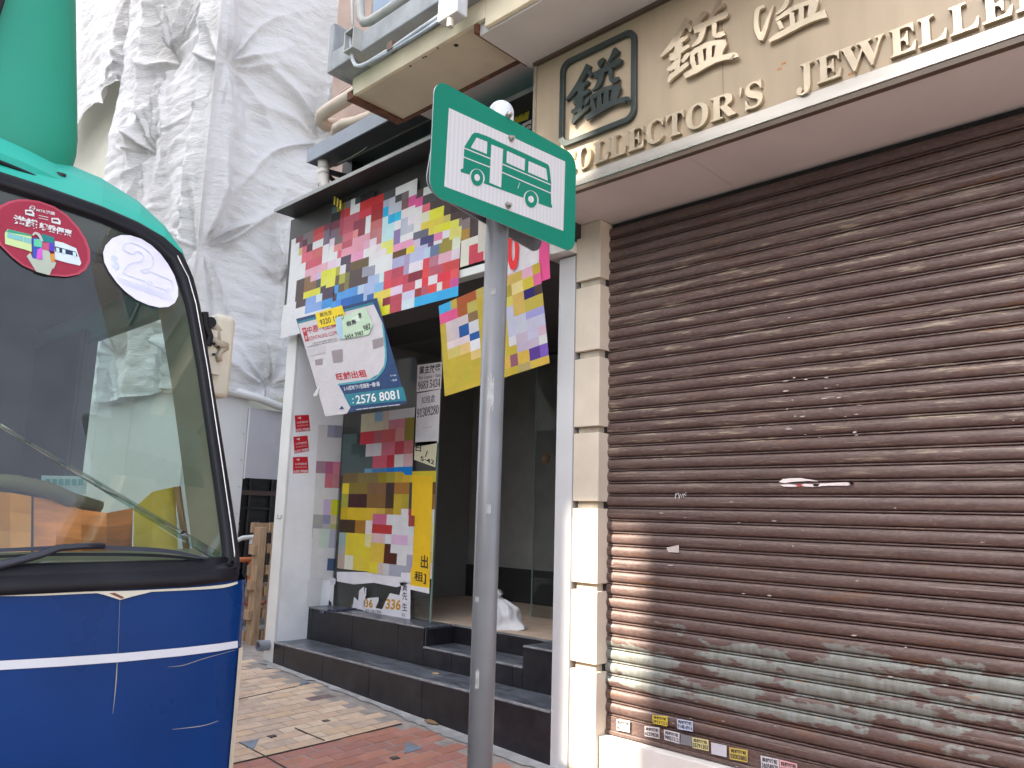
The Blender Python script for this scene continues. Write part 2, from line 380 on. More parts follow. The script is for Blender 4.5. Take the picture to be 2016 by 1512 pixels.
tiles([-5.45,-5.084,-4.38,-4.272], 5.012, .461, .604)
ob('riser_tile', B().box(-5.452,-5.432,4.682,5.01,.461,.604), tile_black, steps); ob('riser_tile', B().box(-4.29,-4.27,4.682,5.01,.461,.604), tile_black, steps)
ob('nosing', B().box(-5.45,-4.272,5.006,5.03,.607,.6215), tile_edge, steps)

shop = thing('vacant_shop', 'dim empty shop room behind the glass with bare grey walls and beige floor', 'shop', (-5.5, 7, .6))
ob('floor', B().box(-7.3,-3.66,5.032,8.4,.56,.6185), interior_floor, shop)
ob('back_wall', B().box(-7.4,-3.6,8.3,8.5,.6,3.6), interior_grey, shop)
ob('side_wall', B().box(-7.5,-7.31,4.96,8.3,.6,3.6), interior_grey, shop); ob('side_wall', B().box(-3.655,-3.5,4.75,8.3,.0,3.6), interior_grey, shop)
ob('partition', B().box(-7.3,-5.75,6.9,7.0,.6186,3.5), M('partition_grey', (.38,.37,.34), .8), shop)
ob('skirting', B().box(-7.3,-5.748,6.88,6.899,.6187,1.0), M('skirting_dark', (.05,.05,.05), .6), shop)
ob('ceiling', B().box(-7.5,-3.5,4.3,8.5,3.53,3.6), M('ceiling_dark', (.12,.12,.12), .8), shop)

lp = thing('white_pillar', 'white boxed pillar with a grey inner face beside the black steps', 'pillar', (-7.4, 4.4, .1))
ob('front_panel', B().box(-7.478,-7.297,YF,YF+.03,.02,3.53), white_paint, lp, bevel=.004)
ob('inner_panel', B().box(-7.32,-7.2972,YF+.031,4.935,.28,3.53), M('inner_panel_grey', (.84,.86,.88), .5, var=.05, dirt=.08), lp)
ob('core', B().box(-7.47,-7.325,YF+.031,5.0,.0,3.53), white_paint, lp)
b = B(); p = [AY(546,1015,YF-.002), AY(552,1016,YF-.002)]
b.tube([AY(547,1013,YF-.003), AY(547,1020,YF-.003), AY(553,1020,YF-.003), AY(554,1014,YF-.003)], .006, 6)
ob('hook_mark', b, pipe_grey, lp)

rp = thing('white_post', 'slim white metal post between the black steps and the cream stone pillar', 'post', (-3.58, 4.3, 0))
ob('post_panel', B().box(-3.662,-3.512,YF,4.5,-.3,3.50), strip_white, rp, bevel=.004)
ob('head_box', B().box(-3.76,-3.50,4.19,4.5,3.515,3.60), white_paint, rp, bevel=.004)
ob('joint_bead', B().box(-3.5115,-3.5045,YF+.006,4.5,-.3,3.50), M('bead_grey', (.3,.28,.26), .7), rp)

gl = thing('shop_window', 'frameless glass shopfront with green cut edge behind the hanging posters', 'window', (-6.4, 4.93, .62))
ob('pane', B().box(-7.29,-6.5,4.925,4.935,.622,3.52), glass, gl); ob('pane', B().box(-6.495,-5.69,4.925,4.935,.622,3.52), glass, gl)
ob('cut_edge', B().box(-5.689,-5.681,4.922,4.938,.622,3.52), glass_edge, gl)
dr = thing('glass_door', 'open glass shop door with a round brown lock disc in the dim entrance', 'door', (-5.4, 6.0, .62))
ob('pane', B().box(-5.40,-4.55,6.0,6.01,.63,3.3), glass, dr); ob('cut_edge', B().box(-5.409,-5.401,5.998,6.012,.63,3.3), glass_edge, dr)
p = AY(1073,903,5.98); b = B()
b.tube([p+Vector((0,.0,0)), p+Vector((0,.02,0))], .052, 20); ob('lock_disc', b, M('lock_brown', (.23,.14,.08), .6, var=.2), dr)
b = B().tube([p+Vector((0,-.015,.0)), p+Vector((0,0,0))], .02, 12); ob('key_cylinder', b, M('lock_metal', (.4,.3,.2), .4, metal=.5), dr)

# ---- fascia, lintel, thin canopy
fa = thing('shop_fascia', 'dark box fascia over the vacant shop, mostly papered over with posters', 'fascia', (-5.5, 4.3, 3.6))
ob('face', B().box(-7.49,-3.62,4.222,4.6,3.60,4.74), fascia_dark, fa)
ob('bottom_rail', B().box(-7.49,-3.77,4.2,4.6,3.53,3.599), white_paint, fa, bevel=.004)
cn = thing('thin_canopy', 'thin dark metal canopy sheet jutting over the poster fascia', 'canopy', (-5.5, 4.1, 4.75))
b = B(); a = AY(555,430,4.0); 
ob('sheet', B().box(-7.42,-3.56,3.98,4.62,4.745,4.768), M('canopy_underside', (.025,.026,.027), .5, var=.25), cn, bevel=.003)
ob('front_lip', B().box(-7.422,-3.56,3.972,3.9795,4.738,4.775), M('lip_grey', (.3,.3,.29), .5), cn)
for i, x in enumerate((-6.9, -6.2, -5.4, -4.6)):
    ob('stay', B().tube([(x,4.02,4.77),(x,4.58,5.0)], .012, 6), black_steel, cn)
br = thing('yellow_black_tape', 'scrap of yellow and black striped tape under the thin canopy edge', 'tape', AY(662,387,4.1))
b = B(); q0, q1 = AY(655,384,4.15), AY(672,395,4.15)
for i in range(6):
    t0, t1 = i/6, (i+1)/6; A0 = q0.lerp(q1, t0); A1 = q0.lerp(q1, t1); d = Vector((0,0,-.09))
    b.add([A0, A1, A1+d, A0+d], [(0,1,2,3)], (.75,.55,.05) if i % 2 else (.02,.02,.02))
ob('tape_strip', b, attr_mat('tape_print'), br)

# ---- pink wall and the building above
pk = thing('pink_building', 'weathered pink plaster wall of the old building above the vacant shop', 'building', (-5.5, 5, 4.8))
ob('lower_wall', B().box(-7.55,-3.5,4.602,5.2,3.61,5.6), pink_wall, pk)
ob('upper_wall', B().box(-7.7,-4.96,4.75,5.3,5.6,14), pink_wall, pk)
ob('overhang_wall', B().box(-4.95,.6,3.36,6.5,5.12,7.7), M('upper_plaster', (.36,.33,.28), .85, var=.1, scale=3, bump=.2, dirt=.2), pk)
ob('window_panel', B().box(-4.9,-4.35,3.345,3.358,5.5,6.6), M('pale_blue_panel', (.30,.38,.50), .4, var=.1), pk)
for k, x in enumerate((-4.2,-2.6,-1.0)):
    f = ob('window', B().box(x,x+1.1,3.33,3.357,6.2,7.6), M('window_frame_alu', (.4,.4,.4), .4, metal=.6), pk)
    ob('pane', B().box(x+.05,x+.53,3.322,3.329,6.25,7.55).box(x+.57,x+1.05,3.322,3.329,6.25,7.55), M('pane_dark', (.03,.04,.05), .05, spec=.8), f)

# ---- ledge and slabs over the pavement
sl = thing('cream_canopy_slab', 'cream painted concrete canopy slab with rusty end above the bus stop sign', 'canopy', (-4.3, 3.5, 4.9))
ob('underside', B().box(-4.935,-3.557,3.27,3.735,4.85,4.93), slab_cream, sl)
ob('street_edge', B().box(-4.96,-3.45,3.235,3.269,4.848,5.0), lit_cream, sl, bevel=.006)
ob('end_angle', B().box(-5.02,-4.936,3.235,3.75,4.83,4.90), rust, sl)
ob('inner_angle', B().box(-4.96,-3.5,3.736,3.765,4.835,4.90), rust, sl)
ob('joint_angle', B().box(-3.556,-3.53,3.24,3.76,4.78,4.88), rust, sl)
for (px, py) in ((898,89), (808,130), (833,113), (838,111), (862,94)):
    p = AZ(px, py, 4.85); ob('stain_hole', B().tube([p+Vector((0,0,-.002)), p+Vector((0,0,.01))], .010 if px != 898 else .018, 10), M('hole_dark', (.02,.015,.01), .9), sl)
s1 = thing('grey_canopy_slab', 'smooth grey concrete canopy slab above the jewellery shop sign', 'canopy', (-1.5, 3.5, 4.8))
ob('underside', B().box(-3.528,3.5,3.27,3.79,4.765,4.9), slab_grey, s1)
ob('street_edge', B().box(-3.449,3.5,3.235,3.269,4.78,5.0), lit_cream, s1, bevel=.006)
ob('upper_fill', B().box(-4.9,3.5,3.3,4.6,4.94,5.1), slab_grey, s1)
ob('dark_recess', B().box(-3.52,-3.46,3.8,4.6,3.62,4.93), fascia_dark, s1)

lg = thing('grey_ledge', 'grey painted concrete ledge carrying conduits along the upper wall', 'ledge', (-3.5, 3.1, 5.0))
z0 = 5.001
ob('beam', B().box(-5.0,3.5,3.06,3.355,z0,z0+.16), paint_grey, lg, bevel=.01)
ob('end_block', B().box(-5.06,-5.001,3.06,3.355,z0,z0+.42), paint_grey, lg, bevel=.01)
YP = 3.03
def pp(pts, r, y=YP, n=8): return B().tube([AY(a, c, y) for a, c in pts], r, n)
cdt = thing('wall_conduits', 'grey conduits and pipes running up the cream upper wall', 'pipes', AY(700, 110, YP))
ob('thin_conduit', pp([(690,72),(692,103),(694,117),(699,128),(708,130),(722,125),(775,93),(830,55),(873,26)], .014), M('conduit_pale', (.5,.53,.56), .45), cdt, smooth=True)
ob('lower_conduit', pp([(712,131),(776,97),(830,64),(878,31)], .011), M('conduit_blue_grey', (.4,.46,.52), .45), cdt, smooth=True)
ob('fat_pipe', pp([(708,-30),(709,20),(710,36),(716,44),(728,42),(760,22),(800,-6)], .037, 3.25, 12), pipe_grey, cdt, smooth=True)
ob('mid_pipe', pp([(712,82),(745,62),(780,38),(815,18),(835,6)], .017, 3.2), M('pipe_tan', (.42,.37,.29), .5), cdt, smooth=True)
ob('rear_pipe', pp([(693,-20),(694,40),(695,68)], .012, 3.2), pipe_grey, cdt, smooth=True)
ob('clamp', B().box(*(lambda p: (p.x-.03,p.x+.03,p.y-.02,p.y+.03,p.z-.03,p.z+.03))(AY(771,92,YP))), M('clamp_brown', (.15,.09,.06), .6), cdt)
jb = thing('junction_box', 'white steel junction box with a cable gland at the top of the conduit run', 'junction box', AY(888, 12, 3.0))
p = AY(888,12,3.02); ob('housing', B().box(p.x-.10,p.x+.09,p.y-.03,p.y+.07,p.z-.09,p.z+.12), M('box_white', (.6,.62,.64), .4), jb, bevel=.012)
ob('gland', B().tube([p+Vector((0,-.0,-.092)), p+Vector((.0,0,-.15))], .022, 12), M('gland_ivory', (.6,.55,.45), .5), jb)
du = thing('square_duct', 'open ended square grey trunking stub on the wall corner', 'trunking', AY(695, 85, 3.0))
p = AY(695,82,3.02); b = B()
for a in ((-.06,.06,-.085,-.073),(-.06,.06,.073,.085),(-.06,-.05,-.073,.073),(.05,.06,-.073,.073)): b.box(p.x+a[0],p.x+a[1],p.y-.04,p.y+.25,p.z+a[2],p.z+a[3])
ob('trunking_shell', b, M('trunk_grey', (.38,.38,.36), .5), du); ob('inner_back', B().box(p.x-.049,p.x+.049,p.y+.1,p.y+.11,p.z-.07,p.z+.07), M('trunk_inner', (.1,.1,.09), .7), du)
bx = thing('blue_grey_meter_box', 'small blue grey box fixed beside the open trunking stub', 'box', AY(676, 118, 3.3))
p = AY(677,118,3.4); ob('case', B().box(p.x-.08,p.x+.1,p.y,p.y+.3,p.z-.11,p.z+.13), gutter_blue, bx, bevel=.006)
ac = thing('louvred_panel', 'tan louvred panel end hanging at the top edge over the conduits', 'louvre', AY(840, 5, 3.1))
p = AY(840,8,3.1)
for k in range(5): ob('louvre', B().box(p.x-.16+.05*k,p.x-.125+.05*k,p.y,p.y+.14,p.z-.06,p.z+.5), M('louvre_tan', (.40,.34,.26), .6, var=.15), ac)
ob('louvre_frame', B().box(p.x-.17,p.x+.12,p.y+.141,p.y+.16,p.z-.09,p.z+.5), brown_trim, ac)

# ---- gutter canopy, downpipe, brackets, ivory wall pipes
YG = 4.05
gu = thing('gutter_canopy', 'blue grey metal gutter with dark underside along the pink wall', 'gutter', (-6, 4.1, 5.1))
pa, pb = AY(606,316,YG), AY(760,242,YG); zl = (pa.z+pb.z)/2
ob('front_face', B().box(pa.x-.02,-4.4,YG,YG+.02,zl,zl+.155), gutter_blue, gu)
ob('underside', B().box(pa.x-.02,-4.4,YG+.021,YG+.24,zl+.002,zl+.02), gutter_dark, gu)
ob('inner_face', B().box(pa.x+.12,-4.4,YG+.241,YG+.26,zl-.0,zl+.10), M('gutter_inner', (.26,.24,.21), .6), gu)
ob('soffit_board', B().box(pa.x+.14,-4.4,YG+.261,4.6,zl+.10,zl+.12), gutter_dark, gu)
dp = thing('ivory_downpipe', 'short ivory plastic downpipe hanging from the gutter end', 'pipe', AY(638, 320, YG+.08))
b = B(); yy = YG+.1
b.tube([AY(637,308,yy), AY(637,345,yy), AY(638,362,yy), AY(642,376,yy), AY(650,388,yy+.05)], .058, 14); ob('pipe_run', b, M('pipe_ivory_light', (.62,.58,.52), .45, var=.06, dirt=.15), dp, smooth=True)
for y in (331, 341, 362): ob('collar', B().tube([AY(637.3,y,yy), AY(637.3,y+3.2,yy)], .0605, 14), M('collar_grey', (.5,.46,.41), .5), dp, smooth=True)
bk = thing('steel_bracket', 'dark rusty steel bracket arms below the gutter beside the downpipe', 'bracket', AY(680, 350, 4.3))
ob('arm', B().tube([AY(646,338,4.2), AY(697,352,4.5)], .03, 6), black_steel, bk); ob('arm', B().tube([AY(645,345,4.2), AY(680,375,4.45)], .022, 6), black_steel, bk)
ob('clamp_block', B().box(*(lambda p: (p.x-.09,p.x+.09,p.y-.05,p.y+.1,p.z-.12,p.z+.14))(AY(690,345,4.5))), black_steel, bk)
wp = thing('ivory_wall_pipes', 'fat ivory drain pipes with elbows on the pink wall above the gutter', 'pipes', AY(650, 220, 4.4))
ob('upper_pipe', B().tube([AY(720,168,4.45), AY(690,190,4.45), AY(650,214,4.45), AY(634,226,4.45), AY(632,240,4.47), AY(642,247,4.55), AY(656,246,4.7)], .075, 14), ivory_pipe, wp, smooth=True)
ob('lower_pipe', B().tube([AY(668,272,4.7), AY(660,262,4.58), AY(662,252,4.5), AY(676,243,4.5), AY(700,239,4.5), AY(730,228,4.5), AY(745,215,4.5)], .055, 12), ivory_pipe, wp, smooth=True)
ob('thin_pipe', B().tube([AY(655,200,4.5), AY(675,180,4.5), AY(702,165,4.5)], .014, 8), M('pipe_pink', (.5,.33,.3), .6), wp, smooth=True)
cb = thing('loose_cable', 'thin pale cable drooping along the gutter underside', 'cable', AY(700, 290, 4.2))
ob('cable_run', B().tube([AY(665,322,YG+.2), AY(690,310,YG+.2), AY(715,295,YG+.2), AY(735,278,YG+.2), AY(752,266,YG+.2)], .006, 6), M('cable_pale', (.5,.45,.38), .6), cb, smooth=True)

# ================================================================ jewellery shop
YSH = 4.41; ZTOP = 3.723
cp = thing('stone_pillar', 'cream stone pillar of stacked blocks left of the brown shutter', 'pillar', (-3.4, 4.3, 0))
gz_ = [3.72, 3.295, 3.242, 2.773, 2.718, 2.232, 2.186, 1.717, 1.669, 1.172, 1.123, .656, .608, -.3]
for i in range(0, 14, 2):
    ob('block', B().box(-3.5,-3.28,YF,YSH+.05,gz_[i+1],gz_[i]), cream_stone, cp, bevel=.004)
ob('groove_core', B().box(-3.475,-3.303,YF+.028,YSH+.06,-.3,3.715), groove_stone, cp)
st = thing('roller_shutter', 'worn brown metal roller shutter with peeling grey patches and old stickers', 'shutter', (-1.5, YSH, .22))

def shutter_mat():
    mt = bpy.data.materials.new('shutter_paint_worn'); mt.use_nodes = True; n = mt.node_tree.nodes; l = mt.node_tree.links; b = n['Principled BSDF']
    geo = n.new('ShaderNodeNewGeometry'); sep = n.new('ShaderNodeSeparateXYZ'); l.new(geo.outputs['Position'], sep.inputs[0])
    def nz(scale, st, det=6, rough=.6):
        mp = n.new('ShaderNodeMapping'); mp.inputs['Scale'].default_value = st; l.new(geo.outputs['Position'], mp.inputs[0])
        q = n.new('ShaderNodeTexNoise'); q.inputs['Scale'].default_value = scale; q.inputs['Detail'].default_value = det; q.inputs['Roughness'].default_value = rough; l.new(mp.outputs[0], q.inputs['Vector']); return q.outputs['Fac']
    def rng(v, a, c, lo=0.0, hi=1.0):
        q = n.new('ShaderNodeMapRange'); q.inputs['From Min'].default_value = a; q.inputs['From Max'].default_value = c; q.inputs['To Min'].default_value = lo; q.inputs['To Max'].default_value = hi; l.new(v, q.inputs['Value']); return q.outputs[0]
    def math_(op, a, c):
        q = n.new('ShaderNodeMath'); q.operation = op
        for i, x in enumerate((a, c)):
            if isinstance(x, (int, float)): q.inputs[i].default_value = x
            else: l.new(x, q.inputs[i])
        return q.outputs[0]
    def mix(f, a, c):
        q = n.new('ShaderNodeMixRGB'); l.new(f, q.inputs[0])
        for i, x in ((1, a), (2, c)):
            if isinstance(x, tuple): q.inputs[i].default_value = (*x, 1)
            else: l.new(x, q.inputs[i])
        return q.outputs[0]
    base = mix(rng(nz(3, (1, 1, 6)), .3, .7), (.074, .043, .038), (.120, .075, .066))
    base = mix(rng(nz(28, (1, 1, 2.5), 8, .75), .46, .72, 0, .6), base, (.22, .165, .14))           # dust
    base = mix(rng(nz(2.2, (1, 1, 9), 5), .60, .72, 0, .55), base, (.17, .075, .03))                 # rust bloom
    z = sep.outputs['Z']
    # peeled band low down
    band = math_('MULTIPLY', rng(z, .50, .56), rng(z, .99, .90))
    pe = rng(math_('ADD', nz(1.7, (1.6, 1, 5), 8, .62), math_('MULTIPLY', band, .17)), .66, .675)
    peel = math_('MULTIPLY', pe, rng(band, 0.05, .2))
    gcol = mix(rng(nz(9, (4, 1, 1), 4), .4, .7), (.21, .22, .205), (.14, .135, .11))
    gcol = mix(rng(nz(5, (1, 1, 5)), .62, .72), gcol, (.26, .11, .03))
    base = mix(peel, base, gcol)
    # paler streaks along the slats higher up
    b2 = math_('MULTIPLY', rng(z, 1.7, 2.1), rng(z, 3.5, 3.25))
    paler = math_('MULTIPLY', rng(nz(3.3, (1, 1, 14), 7, .7), .56, .64, 0, .85), b2)
    base = mix(paler, base, (.36, .29, .21))
    # long dry rub marks along the slats
    st2 = rng(nz(2.6, (.55, 1, 46), 4, .55), .63, .68, 0, .6); base = mix(st2, base, (.30, .235, .21))
    st3 = rng(nz(3.1, (.8, 1, 34), 5, .6), .66, .72, 0, .7); base = mix(st3, base, (.022, .014, .013))
    # small chips everywhere
    chip = rng(nz(15, (1, 1, 4), 5, .6), .70, .715)
    base = mix(chip, base, (.55, .46, .42))
    l.new(base, b.inputs['Base Color'])
    l.new(rng(nz(12, (1, 1, 4)), .3, .7, .34, .55), b.inputs['Roughness']); b.inputs['Specular IOR Level'].default_value = .5
    bp = n.new('ShaderNodeBump'); bp.inputs['Strength'].default_value = .12; bp.inputs['Distance'].default_value = .01; l.new(nz(40, (1, 1, 2)), bp.inputs['Height']); l.new(bp.outputs[0], b.inputs['Normal'])
    return mt
shm = shutter_mat()
PITCH_S = (3.60-.334)/39
prof = [(-.022, .0), (.003, .014), (.008, .03), (.009, .07), (.008, .108), (.003, .126), (-.022, .134), (-.022, .182), (.004, .19)]
prof += [(.005+.0135*math.sin(math.pi*t)**.6, .195+.755*t) for t in [i/12 for i in range(13)]] + [(-.022, .957), (-.022, 1.0)]
b = B(); XS0, XS1 = -3.285, .9; pts = [(YSH-d, t*PITCH_S) for d, t in prof]
b.add([(x, y, z) for x in (XS0, -2.4, -1.4, -.4, XS1) for (y, z) in pts], [(k*len(pts)+i, (k+1)*len(pts)+i, (k+1)*len(pts)+i+1, k*len(pts)+i+1) for k in range(4) for i in range(len(pts)-1)])
o0 = ob('slat', b, shm, st, fix=False, org=(0, 0, 0), smooth=False)
# keep the crown smooth and the joints sharp
for pl in o0.data.polygons: pl.use_smooth = True
try: o0.data.set_sharp_from_angle(angle=math.radians(35))
except Exception: pass
for i in range(40):
    o = o0 if i == 0 else o0.copy()
    if i: C.objects.link(o); o.parent = st
    o.location = Vector((random.uniform(-.004, .004), random.uniform(-.0015, .0015), .334+i*PITCH_S)) - wloc(st)
ob('bottom_bar', B().box(XS0,XS1,YSH-.012,YSH+.02,.245,.332).box(XS0,XS1,YSH-.022,YSH+.02,.222,.2445), shm, st, bevel=.003)
ob('guide_rail', B().box(-3.299,-3.286,YSH-.03,YSH+.05,.2,3.72), M('rail_dark', (.02,.018,.018), .5), st)
ob('backing', B().box(XS0,XS1,YSH+.02,YSH+.05,.22,3.72), M('shutter_back', (.02,.018,.016), .8), st)
th = thing('threshold', 'bright white tiled threshold below the brown shutter', 'threshold', (-1.5, 4.4, .1))
ob('slab', B().box(-3.277,1,YF+.03,4.6,-.4,.214), M('threshold_white', (.72,.68,.63), .5, var=.05, dirt=.1), th, bevel=.004)
sh = thing('jewellery_shop', 'beige clad jewellery shopfront with deep grey soffit over a closed shutter', 'shop', (-1.5, 4.2, 3.7))
ob('soffit', B().box(-3.29,-2.29,3.80,YSH+.04,ZTOP+.001,ZTOP+.02).box(-2.287,.9,3.80,YSH+.04,ZTOP+.001,ZTOP+.02), soffit_grey, sh)
ob('soffit_return', B().box(-3.5,-3.293,3.80,YSH+.04,ZTOP+.001,ZTOP+.02), soffit_grey, sh)
ob('head_wall', B().box(-3.5,.9,YSH+.06,4.7,3.5,4.7), soffit_grey, sh)
ob('flank_panel', B().box(-3.458,-3.44,3.80,4.6,ZTOP+.021,4.74), M('flank_beige', (.55,.47,.37), .5), sh)
# ---------------------------------------------------------------- shop sign with raised letters
YS = 3.765; YL = 3.735
sg = thing('shop_sign', 'long beige shop sign with raised metal letters and a dark green square emblem', 'sign', (-1.5, YS, 3.75))
ob('panel', B().box(-3.45,.9,YS,YS+.03,3.812,4.742), sign_plate_m, sg)
ob('bottom_rail', B().box(-3.45,.9,YS-.012,YS+.03,3.735,3.811), steel, sg, bevel=.003)
ob('drip_edge', B().box(-3.45,.9,YS-.006,YS+.034,3.704,3.734), brown_trim, sg)
ob('top_trim', B().box(-3.47,.9,YS-.03,YS+.03,4.743,4.763), brown_trim, sg)
ob('side_trim', B().box(-3.475,-3.451,YS-.014,YS+.03,3.704,4.742), M('trim_beige', (.45,.38,.30), .35, metal=.4), sg)
for xj in (-2.02, -.62): ob('panel_joint', B().box(xj,xj+.003,YS-.0008,YS+.002,3.812,4.742), brown_trim, sg)
def SP(px, py): return AY(px, py, YL)
letter_x = [('C',1096,1131),('O',1135,1164),('L',1167.5,1198.5),('L',1199,1232.5),('E',1235,1268.5),('C',1271,1306.5),('T',1311,1346.5),('O',1350,1395),('R',1398.5,1449.5),("'",1456,1461),('S',1467,1501.5),
            ('J',1567.5,1601.5),('E',1608,1657.5),('W',1655,1744),('E',1751,1805),('L',1807.5,1865.5),('L',1869,1929),('E',1933,1995.5),('R',1999,2070)]
zb = sum(SP(*p).z for p in ((1169,324.5),(1315.4,271.9),(1398,242),(1609.5,166.3),(1808,90.3)))/5
zt = sum(SP(*p).z for p in ((1311,226),(1346,214),(1410,194)))/3
for k, (ch, a, c) in enumerate(letter_x):
    ym = 330-(a-1150)*.345 if a < 1540 else 166-(a-1609)*.382
    xa, xb = SP(a, ym-14).x, SP(c, ym-18).x; zz0, zz1 = zb, zt
    if ch in 'OCS': zz0 -= .006; zz1 += .006
    if ch == 'J': zz0 -= .03
    if ch == "'": zz0 = zt-.055
    b = B()
    if ch == "'":
        b.prism([(xa,YL,zz1),(xb,YL,zz1),(xb-.004,YL,zz0+.02),(xa+.002,YL,zz0)], (0,.02,0))
    else: add_text(b, ch.translate(SERIF), (xa,YL,zz0), (xb,YL,zz0), (xa,YL,zz1), off=(0,.028,0), bold=.008)
    ob('letter', b, brass, sg)
# emblem frame
x0 = SP(1101,200).x; x1 = SP(1251,150).x; zt_ = SP(1236,58).z; zb_ = SP(1106,290).z
def rrect(x0, x1, z0, z1, r, n=7):
    out = []
    for (cx, cz, a0) in ((x1-r, z1-r, 0), (x0+r, z1-r, 90), (x0+r, z0+r, 180), (x1-r, z0+r, 270)):
        for i in range(n+1):
            t = math.radians(a0+90*i/n); out.append((cx+r*math.cos(t), cz+r*math.sin(t)))
    return out
wd = .036; o_ = rrect(x0, x1, zb_, zt_, .075); i_ = rrect(x0+wd, x1-wd, zb_+wd, zt_-wd, .05)
b = B(); n = len(o_); vs = [(x, YL, z) for x, z in o_]+[(x, YL, z) for x, z in i_]; vs += [(x, YL+.024, z) for x, y, z in vs]
fs = []
for k in range(n):
    q = (k+1) % n; fs += [(k, q, n+q, n+k), (2*n+k, 3*n+k, 3*n+q, 2*n+q), (k, 2*n+k, 2*n+q, q), (n+k, n+q, 3*n+q, 3*n+k)]
b.add(vs, fs); ob('emblem_frame', b, dark_steel, sg, bevel=.002)
JIN = [[(575,395,85),(505,530,75),(425,680,75),(335,830,75),(200,985,28)], [(545,480,80),(600,545,65),(608,603,22)], [(425,760,80),(515,715,65),(578,668,26)],
       [(450,690,105),(445,850,105),(430,1000,95),(425,1120,85),(420,1200,60)], [(325,985,80),(440,930,60),(540,850,58),(602,815,42)], [(300,1155,70),(345,1170,75),(400,1080,40)],
       [(500,1070,45),(555,985,62),(592,925,36)], [(312,1385,22),(345,1300,70),(450,1205,64),(560,1110,60),(578,1075,30)], [(325,1030,50),(400,1010,60),(430,990,40)]]
YI = [[(762,440,22),(770,370,84),(840,292,36)], [(890,410,55),(960,280,58),(1030,175,110),(1060,140,84)], [(655,560,50),(800,500,78),(920,435,88),(1080,350,98),(1128,355,66)], [(672,600,50),(735,580,60),(790,520,60)],
      [(800,520,85),(775,650,74),(722,760,62),(640,832,22)], [(950,470,72),(945,600,62),(965,665,66),(1030,650,78),(1092,625,60)],
      [(618,965,60),(720,885,72),(850,810,78),(980,775,72),(1110,765,70)], [(640,950,64),(655,1080,72),(690,1190,80)], [(755,880,72),(770,1050,76),(780,1140,66)], [(880,820,78),(876,1080,78)],
      [(1020,780,78),(1000,900,84),(985,1040,78)], [(1085,770,96),(1030,900,90),(1010,1040,90)], [(535,1290,78),(680,1210,92),(850,1095,104),(1000,1025,98),(1120,1000,82),(1215,985,115),(1232,1010,120)]]
def glyph(strokes, fn, mat, d=.022):
    b = B()
    for k, s in enumerate(strokes): b.stroke(s, (0, d-.0004*k, 0), fn, Vector((0, -.0004*k, 0)))
    return ob('character', b, mat, sg)
fe = lambda x, y, *a: SP(1090+x*.11905, 80+y*.11905)
glyph(JIN+YI, fe, dark_steel)
def f2(x, y, *a):
    X, Y = x*1.194-149, y*1.072-120; return SP(1290+X*.11905, Y*.11905)
glyph(JIN+YI, f2, brass)
f3 = lambda x, y, *a: SP(1470+x*.11905, y*.11905)
WATER = [[(290,100,34),(185,160,72),(158,350,74),(180,520,92),(240,655,70)], [(440,85,20),(372,270,48),(300,480,74),(225,655,80)], [(130,-330,60),(230,-260,110),(270,-200,60)]]
DISH = [[(485,335,40),(620,235,72),(800,125,74),(1000,50,74),(1120,10,90)], [(525,350,76),(590,480,84)], [(745,210,84),(765,420,84)], [(905,120,88),(905,370,84)], [(1085,50,104),(1060,280,104)], [(1165,0,70),(1100,220,80)],
        [(372,682,52),(560,575,92),(800,445,98),(1000,345,98),(1190,265,116),(1320,225,138)], [(700,-30,74),(610,140,62),(490,242,24)], [(600,-220,50),(830,-330,80),(1000,-430,90),(1130,-460,60)], [(720,-220,80),(700,-30,74)], [(960,-300,70),(950,-130,70),(1080,-160,70)], [(960,-420,60),(1060,-640,110)], [(700,-350,30),(780,-500,70)]]
b_ = glyph(WATER+DISH, f3, brass)
b = B()
for (px, py) in ((1543,125),(1675,146),(1535,136)):
    p = AY(px, py, YS-.001); b.box(p.x-.012,p.x+.012,p.y,p.y+.002,p.z-.006,p.z+.007)
ob('rust_spot', b, M('rust_spot', (.42,.20,.07), .8, var=.4, scale=60), sg)
# old hidden sign behind the dark recess
os_ = thing('hidden_blue_sign', 'blue sign corner with a yellow badge half hidden behind the bus stop sign', 'sign', (-4.2, 4.3, 4.2))
YH = 4.19
def HP(px, py): return AY(px, py, YH)
b = B(); b.prism([HP(985,200),HP(1052,175),HP(1052,330),HP(985,330)], (0,.02,0), col=S(28,44,62)); b.prism([p+Vector((0,-.004,0)) for p in (HP(1008,212),HP(1036,205),HP(1043,217),HP(1040,235),HP(1008,246))], (0,.003,0), col=S(190,170,50))
b.prism([p+Vector((0,-.006,0)) for p in (HP(1029,245),HP(1047,236),HP(1047,272),HP(1034,268),HP(1028,256))], (0,.003,0), col=S(215,200,195))
add_text(b, '299', HP(1007,238), HP(1036,228), HP(1007,222), lift=(0,-.008,0), col=(.02,.02,.02)); add_text(b, 'G', HP(1031,270), HP(1047,263), HP(1031,250), lift=(0,-.009,0), col=(.02,.02,.02))
PRINT = attr_mat('printed_paper'); ob('board', b, PRINT, os_)

